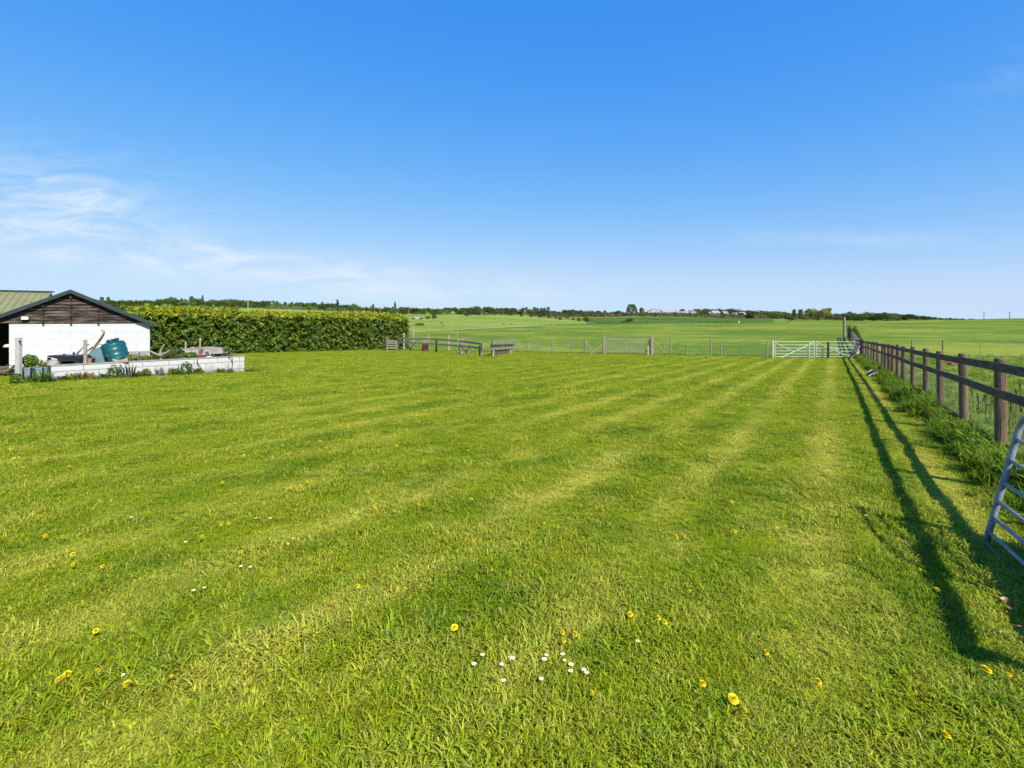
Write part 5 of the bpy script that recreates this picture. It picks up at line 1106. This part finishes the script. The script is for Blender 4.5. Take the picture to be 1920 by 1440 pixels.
part('wheel', MB().lathe([(.05, -.04), (.19, -.035), (.21, 0), (.19, .035), (.05, .04)], bp(1652, 696.5, -.35), Vector((.6, -.8, .1)), 18), M_DULL, t, smooth=True)
for o in (0, .2): part('handle', MB().tube([bp(1643, 694, -.3 + o), bp(1648, 688, -.25 + o), bp(1652.5, 686, -.2 + o)], .02, 8), M_DULL, t, smooth=True)
g = gp(1600, 669); c = g + Vector((.15, .4, .33)); single('tyre', MB().lathe([(.20, -.09), (.30, -.09), (.34, -.05), (.34, .05), (.30, .09), (.20, .09)], c, Vector((.5, -.6, .25)), 20), M_BLACK, 'black tyre propped where the white gates meet the fence', 'tyre', g, smooth=True)
g = gp(1606, 672); D = g.y; single('panel', MB().prism([at(1605, 661, D), at(1612.5, 648, D + .3), at(1614, 671, D + .3), at(1609, 669, D)], (0, .05, 0)), M_COPING, 'grey sloping sheet panel beside the corner post', 'panel', g)
D = 60; g = onground(1583, D); t = thing('utility_pole', 'tall pale grey pole rising above the end of the field fence', 'pole', g); part('pole', MB().tube([g + Vector((0, 0, -.2)), at(1583, 596, D)], [.16, .13], 10), M_GREYWOOD, t); part('cap', MB().tube([at(1583, 596.2, D), at(1583, 594.6, D)], [.15, .11], 10), M_GREYWOOD, t)
# white tape fence across the paddock
tp = [(1710, 37.0), (1768, 29.0), (1838, 24.0), (2010, 17.0)]; t = thing('tape_fence', 'thin white tape fence on spaced posts across the right paddock', 'fence', onground(1768, 29.0)); hp2 = []
for px, D in tp:
    g = onground(px, D); zt_ = at(px, 637.5, D).z; part('post', MB().tube([g + Vector((0, 0, -.1)), Vector((g.x, g.y, zt_))], .045 if px < 1800 else .012, 8), M_GREYWOOD, t); hp2.append(Vector((g.x, g.y, zt_ - .08)))
m = MB()
for a, b in zip(hp2[:-1], hp2[1:]): m.bar(a, b, .006, .03)
part('tape', m, M_WHITEMETAL, t)
g = gp(1783, 686); t = thing('scrap_heap', 'rusty red scrap metal lying in the paddock beyond the fence', 'scrap', g)
part('sheet', MB().box(g + Vector((.1, 0, .14)), (.45, .3, .12), Vector((.95, .1, .12))), M_RUST, t, bevel=.02); part('rod', MB().tube([g + Vector((-.42, 0, .22)), g + Vector((-.1, 0, .2)), g + Vector((.25, .05, .12))], .03, 8), M_RUST, t, smooth=True); part('sheet', MB().box(g + Vector((.28, -.1, .08)), (.3, .22, .06), Vector((.9, -.3, -.15))), M_RUST, t, bevel=.01)
for k, (px, py) in enumerate(((1836, 800), (1848, 793), (1857, 786), (1893, 800), (1900, 806), (1908, 790), (1917, 802), (1842, 770), (1868, 765), (1905, 776), (1825, 766), (1853, 752), (1880, 752), (1914, 750))):
    g = gp(px, py); m = MB(); hh = rng.uniform(.38, .62) * (1 if k < 7 else .8); lx = rng.uniform(-.06, .06)
    m.tube([g, g + Vector((lx * .4, 0, hh * .5)), g + Vector((lx, 0, hh))], [.005, .005, .004], 5)
    nl = 60; P = np.stack([g.x + lx * np.linspace(.55, 1, nl) + rng.normal(0, .012, nl), g.y + rng.normal(0, .012, nl), g.z + hh * np.linspace(.55, 1.02, nl)], 1); leaf_cloud(m, P, .026, .7)
    single('dock_stem', m, M_DOCK, 'dried brown dock stem in the paddock seen between the near fence posts', 'weed', g, 'dried dock stems beyond the fence')
for px, top, bot, lb, w in ((1845, 585, 600, 'left of two telegraph poles on the right horizon', .16), (1893, 584, 600, 'right of two telegraph poles on the right horizon', .16), (1136, 586, 606, 'thin pole at the left edge of the crop field', .12), (903.5, 577, 592, 'pale pole with a white box beside the large rounded hill tree', .2), (766, 573, 592, 'thin pole on the skyline just right of the hedge end', .16), (712, 574, 588, 'pale leaning pole on the skyline above the hedge', .16), (465, 564, 576, 'slim white pole between the trees above the hedge', .2)):
    D = 250 if px > 1800 else (230 if px == 1136 else 330); g = onground(px, D); t = thing('telegraph_pole', lb, 'pole', g); tz = at(px, top, D); part('pole', MB().tube([g - Vector((0, 0, 1)), Vector((g.x, g.y, tz.z))], [w, w * .75], 6), M_GREYWOOD if px != 465 else M_WHITEMETAL, t)
    if px in (1845, 1893, 766): part('crossarm', MB().bar(Vector((g.x - .7, g.y, tz.z - .4)), Vector((g.x + .7, g.y, tz.z - .4)), .12, .12), M_GREYWOOD, t)
    if px == 903.5: part('box', MB().box(Vector((g.x, g.y - .2, tz.z)), (1.2, .5, .8)), M_WHITEMETAL, t)

# ------------------------------------------------------------------ far buildings
def house(label, px0, px1, eave, ridge, base_, D, roofm=M_HROOF, gable_front=False, cat='house', name='house', wins=2, deep=8):
    a, b = at(px0, base_, D), at(px1, base_, D); g = onground((px0 + px1) / 2, D); t = thing(name, label, cat, g); z0 = min(g.z, a.z) - .5; ze = at(px0, eave, D).z; zr_ = at(px0, ridge, D).z
    if gable_front:
        part('wall', MB().prism([(a.x, D, z0), (b.x, D, z0), (b.x, D, ze), ((a.x + b.x) / 2, D, zr_), (a.x, D, ze)], (0, deep, 0)), M_HOUSE, t); mx_ = (a.x + b.x) / 2
        for sx in (a.x - .3, b.x + .3): part('roof', MB().prism([(sx, D - .3, ze - .1), (mx_, D - .3, zr_ + .05), (mx_, D - .3, zr_ + .3), (sx, D - .3, ze + .15)], (0, deep + .6, 0)), roofm, t)
    else:
        part('wall', MB().box(((a.x + b.x) / 2, D + deep / 2, (z0 + ze) / 2), (b.x - a.x, deep, ze - z0)), M_HOUSE, t)
        for yy_ in (D - .4, D + deep + .4): part('roof', MB().prism([(a.x - .3, yy_, ze - .02), (a.x - .3, D + deep / 2, zr_), (a.x - .3, D + deep / 2, zr_ + .25), (a.x - .3, yy_, ze + .23)], (b.x - a.x + .6, 0, 0)), roofm, t)
    for k in range(wins):
        x_ = a.x + (b.x - a.x) * (k + .5) / wins; part('window', MB().box((x_, D - .03, z0 + (ze - z0) * .62), (min(1.4, (b.x - a.x) / wins * .5), .1, min(1.6, (ze - z0) * .32))), M_GLASS, t)
    return t
house('white barn with a steep pale roof right of the big rounded tree', 1196, 1212, 586, 578.5, 592, 455, M_HROOFW, cat='barn', name='farm_barn', wins=0, deep=10)
house('white gabled barn, largest of the farm row', 1215, 1243, 585, 579.5, 592, 450, M_HROOFW, True, 'barn', 'farm_barn', 3, 14)
house('long pale barn right of the white gabled barn', 1244, 1268, 586.5, 581, 592, 452, M_HROOFW, False, 'barn', 'farm_barn', 2, 12)
house('long low pale shed in the middle of the farm row', 1269, 1294, 588, 584, 592, 450, M_HROOFW, False, 'barn', 'farm_barn', 0, 12)
house('pale gabled shed at the right end of the farm row', 1295, 1308, 587, 582.5, 592, 448, M_HROOFW, True, 'barn', 'farm_barn', 1, 10)
house('narrow white cottage left of the large white house', 1331, 1335.5, 588, 585, 593, 425, cat='house', wins=1)
house('large bright white house with dark windows in the wood', 1337, 1350, 587, 583, 593, 425, M_HROOFW, False, wins=3)
house('white house half hidden by trees right of the large house', 1358, 1366, 588.5, 584, 594, 430, wins=2)
house('small white house low in the hedge below the wood', 1363.5, 1367, 591, 588.5, 597, 405, wins=1, deep=4)
house('white gabled house left of the last house in the wood', 1378, 1386, 590, 586, 594, 425, M_HROOFW, True, wins=1)
house('white house with a long sloping roof at the right of the village', 1390, 1400, 590, 585.5, 596, 420, M_HROOFW, False, wins=2)
house('white cottage peeping from trees at the far right of the village', 1422, 1426, 588, 585, 593, 430, wins=1)
house('small white hut between dark bushes on the pale hill', 778, 786, 598, 595.5, 603, 256, M_HROOFW, False, 'hut', 'hut', 1, 3)
g = gp(1385.5, 606); D = g.y; t = thing('marker_post', 'short white marker post at the near edge of the crop field', 'post', g); part('post', MB().box(g + Vector((0, 0, .35)), (.5, .3, .9)), M_WHITEMETAL, t); part('cap', MB().box(g + Vector((0, 0, .84)), (.6, .4, .08)), M_WHITEMETAL, t)

# ------------------------------------------------------------------ dandelions and daisies
def flower_meshes(yellow, seed):
    rg = np.random.default_rng(seed); hd_ = MB(); st = MB(); h = .07 if yellow else .05; r = .024 if yellow else .0125
    if yellow:
        for ring_, (rr_, el, n) in enumerate(((r, .02, 22), (r * .93, .38, 20), (r * .82, .75, 16), (r * .72, 1.1, 11), (r * .66, 1.4, 5))):
            for k in range(n):
                a = 6.283 * k / n + ring_ * .2 + rg.uniform(-.1, .1); d = Vector((math.cos(a) * math.cos(el), math.sin(a) * math.cos(el), math.sin(el))); s = Vector((-math.sin(a), math.cos(a), 0)); b = Vector((0, 0, h)); w = .0034
                hd_.add([b - s * w * .4, b + s * w * .4, b + d * rr_ + s * w, b + d * rr_ - s * w], [(0, 1, 2, 3)])
    else:
        for k in range(16):
            a = 6.283 * k / 16; d = Vector((math.cos(a), math.sin(a), .25)); s = Vector((-math.sin(a), math.cos(a), 0)); b = Vector((0, 0, h)); w = .0024
            hd_.add([b - s * w * .5, b + s * w * .5, b + d * r + s * w, b + d * r - s * w], [(0, 1, 2, 3)])
    st.tube([(.006, 0, -.01), (.004, .002, h * .5), (0, 0, h)], .0016, 5)
    return hd_, st
def flower_proto(yellow, seed):
    a, b = flower_meshes(yellow, seed); t = bpy.data.objects.new('dandelion' if yellow else 'daisy', None); t['category'] = 'flower'; t['label'] = ''
    for nm, mb_, mt in (('flower_head', a, M_YELLOW if yellow else M_DAISYW), ('stem', b, M_STEM)):
        o = bpy.data.objects.new(nm, mesh(nm, mb_, mt)); o.parent = t
    if not yellow:
        c = MB().lathe([(.0062, .051), (.0062, .055), (.003, .058)], (0, 0, 0), n=8); o = bpy.data.objects.new('disc', mesh('disc', c, M_YELLOW)); o.parent = t
    return t
DY = [flower_proto(True, k) for k in range(3)]; DS = [flower_proto(False, k) for k in range(2)]
NEARF = [(1838, 1266, 1.45, 'largest open yellow dandelion beside the fence shadow at bottom right'), (1896, 1280, 1.0, 'small yellow dandelion near the right picture edge below the fence shadow'), (1370, 1312, 1.35, 'large yellow dandelion in the lower right middle of the lawn'), (1314, 1290, .95, 'yellow dandelion just left of the large lower middle one'), (1750, 1108, 1.25, 'yellow dandelion left of the fence shadow, below the steel gate'), (124, 1280, 1.2, 'yellow dandelion pair member nearest the left picture edge'), (250, 1288, 1.0, 'yellow dandelion second from left in the near left lawn'), (322, 1286, 1.1, 'yellow dandelion third from left in the near left lawn'), (853, 1177, 1.15, 'single yellow dandelion in the middle of the near lawn'), (1772, 1395, 1.0, 'yellow dandelion closest to the bottom right corner'), (1180, 1155, 1.0, 'yellow dandelion of the pair above the daisies'), (1524, 1284, .9, 'pale yellow dandelion among long blades in the near right lawn'), (120, 1268, .9, 'small yellow dandelion at the left edge behind the leftmost pair')]
for px, py, s_, lb in NEARF:
    g = gp(px, py + 14); q = copy_tree(DY[rng.integers(3)], g, 0, (s_ * .64 * rng.uniform(.8, 1.15), s_ * .64, max(s_ * .64, .8)), lb); q.rotation_euler = (rng.uniform(-.45, .45), rng.uniform(-.45, .45), rng.uniform(0, 6.28))
FAR = [(380, 1016), (510, 1022), (134, 1050), (150, 1063), (180, 1070), (68, 1015), (117, 1016), (276, 1003), (410, 995), (425, 987), (490, 976), (320, 975), (445, 1048), (180, 1190), (178, 1270), (558, 1207), (558, 953), (524, 920), (550, 920), (487, 931), (450, 931), (553, 924), (418, 909), (568, 908), (235, 913), (708, 938), (788, 938), (790, 950), (740, 967), (698, 957), (886, 942), (918, 940), (952, 1018), (930, 1080), (887, 1026), (674, 1107), (1019, 990), (1050, 996), (1068, 980), (1111, 1020), (1114, 958), (1008, 1066), (1375, 1004), (1300, 1128), (1230, 1174), (1490, 1190), (1435, 1237), (1607, 941), (1642, 966), (1704, 967), (1694, 1020), (1600, 906), (1612, 908), (1690, 930), (1688, 915), (1728, 1083), (1640, 870), (1638, 865), (1555, 868), (1600, 850), (1560, 845), (1512, 870), (1052, 1198), (1060, 1215), (1068, 1203), (1410, 1367), (1120, 1324), (1240, 1178), (1174, 1148), (312, 869), (332, 867), (318, 874), (296, 882), (252, 848), (262, 862), (270, 870), (108, 844), (130, 877), (87, 854), (216, 762), (220, 764), (500, 790), (510, 789), (549, 787), (402, 804), (566, 805), (60, 796), (48, 792), (488, 813), (530, 838), (600, 830), (655, 742), (662, 744), (445, 773), (1010, 744), (1070, 792), (1080, 790), (1180, 780), (1100, 735), (1140, 720), (1250, 770), (1410, 805), (1412, 812), (1442, 805), (1440, 826), (1500, 790), (1530, 792), (1460, 762), (1466, 770), (1390, 745), (1350, 735), (1280, 722), (1240, 712), (1290, 755), (1185, 758), (1215, 830), (1630, 825), (1660, 757), (1590, 790), (1544, 760), (1500, 835), (1575, 820), (1480, 735), (1380, 700), (1310, 700), (820, 700), (760, 720), (690, 815), (745, 835), (860, 870), (1415, 855), (1345, 890), (1610, 1060), (1260, 1010), (1370, 945), (1180, 940), (980, 905), (1075, 870), (880, 845), (790, 790), (930, 770), (350, 830), (160, 820), (30, 860), (40, 880)]
for px, py in FAR:
    g = gp(px + rng.uniform(-3, 3), py + 6); D = g.y; s_ = rng.uniform(.40, .70) * (1 + max(0, D - 6) * .03)
    q = copy_tree(DY[rng.integers(3)], g, 0, (s_ * rng.uniform(.8, 1.1), s_, max(s_, rng.uniform(.7, .95))), 'small yellow dandelion among many dotted over the mown lawn', 'dandelions dotted over the lawn'); q.rotation_euler = (rng.uniform(-.5, .5), rng.uniform(-.5, .5), rng.uniform(0, 6.28))
for px, py in ((905, 1235), (889, 1253), (941, 1253), (944, 1283), (957, 1238), (961, 1243), (1015, 1281), (1021, 1246), (1025, 1235), (1055, 1234), (1059, 1244), (1071, 1256), (1070, 1266), (1095, 1264), (1100, 1268)):
    copy_tree(DS[rng.integers(2)], gp(px, py + 10), rng.uniform(0, 6.28), (rng.uniform(.75, .95),) * 3, 'white daisy in the cluster at the middle of the near lawn', 'daisies in the middle cluster')
for px, py, lb in ((1197, 1209, 'white daisy alone to the right of the daisy cluster'), (542, 1201, 'white daisy alone in the near left middle of the lawn'), (229, 1275, 'white daisy between the dandelions at near left')): copy_tree(DS[0], gp(px, py + 10), 0, (.85,) * 3, lb)
for px, py in ((363, 1116), (383, 1110), (452, 1069), (470, 1070), (540, 1024), (550, 1016), (348, 1023), (480, 975), (507, 977), (1555, 884), (1547, 904), (1624, 971), (246, 975), (568, 846), (48, 835)):
    copy_tree(DS[rng.integers(2)], gp(px, py + 6), rng.uniform(0, 6.28), (rng.uniform(.7, .95),) * 3, 'tiny white daisy scattered in the middle distance of the lawn', 'daisies scattered over the lawn')
for k, (px, py, lb) in enumerate(((1884, 1142, 'curled pinkish brown leaf fallen in the shade below the steel gate'), (1893, 1158, 'flat brown leaf fallen next to the curled pinkish leaf'), (1905, 1192, 'pale dead leaf fallen on bare soil at the right edge'), (1878, 1205, 'small dead leaf lying lowest in the shade by the fence'))):
    g = gp(px, py) + Vector((0, 0, .05)); m = MB(); q_ = [.7, .55, .6, .45][k]; m.add([g + Matrix.Rotation(k * 1.3, 3, 'Z') @ Vector(v) * q_ for v in ((-.035, -.012, .012), (0, -.022, .0), (.035, 0, .014), (.01, .02, .022), (-.03, .018, .01), (0, 0, -.006))], [(0, 1, 5), (1, 2, 5), (2, 3, 5), (3, 4, 5), (4, 0, 5)]); single('dead_leaf', m, L_DEADLEAF, lb, 'leaf', g)
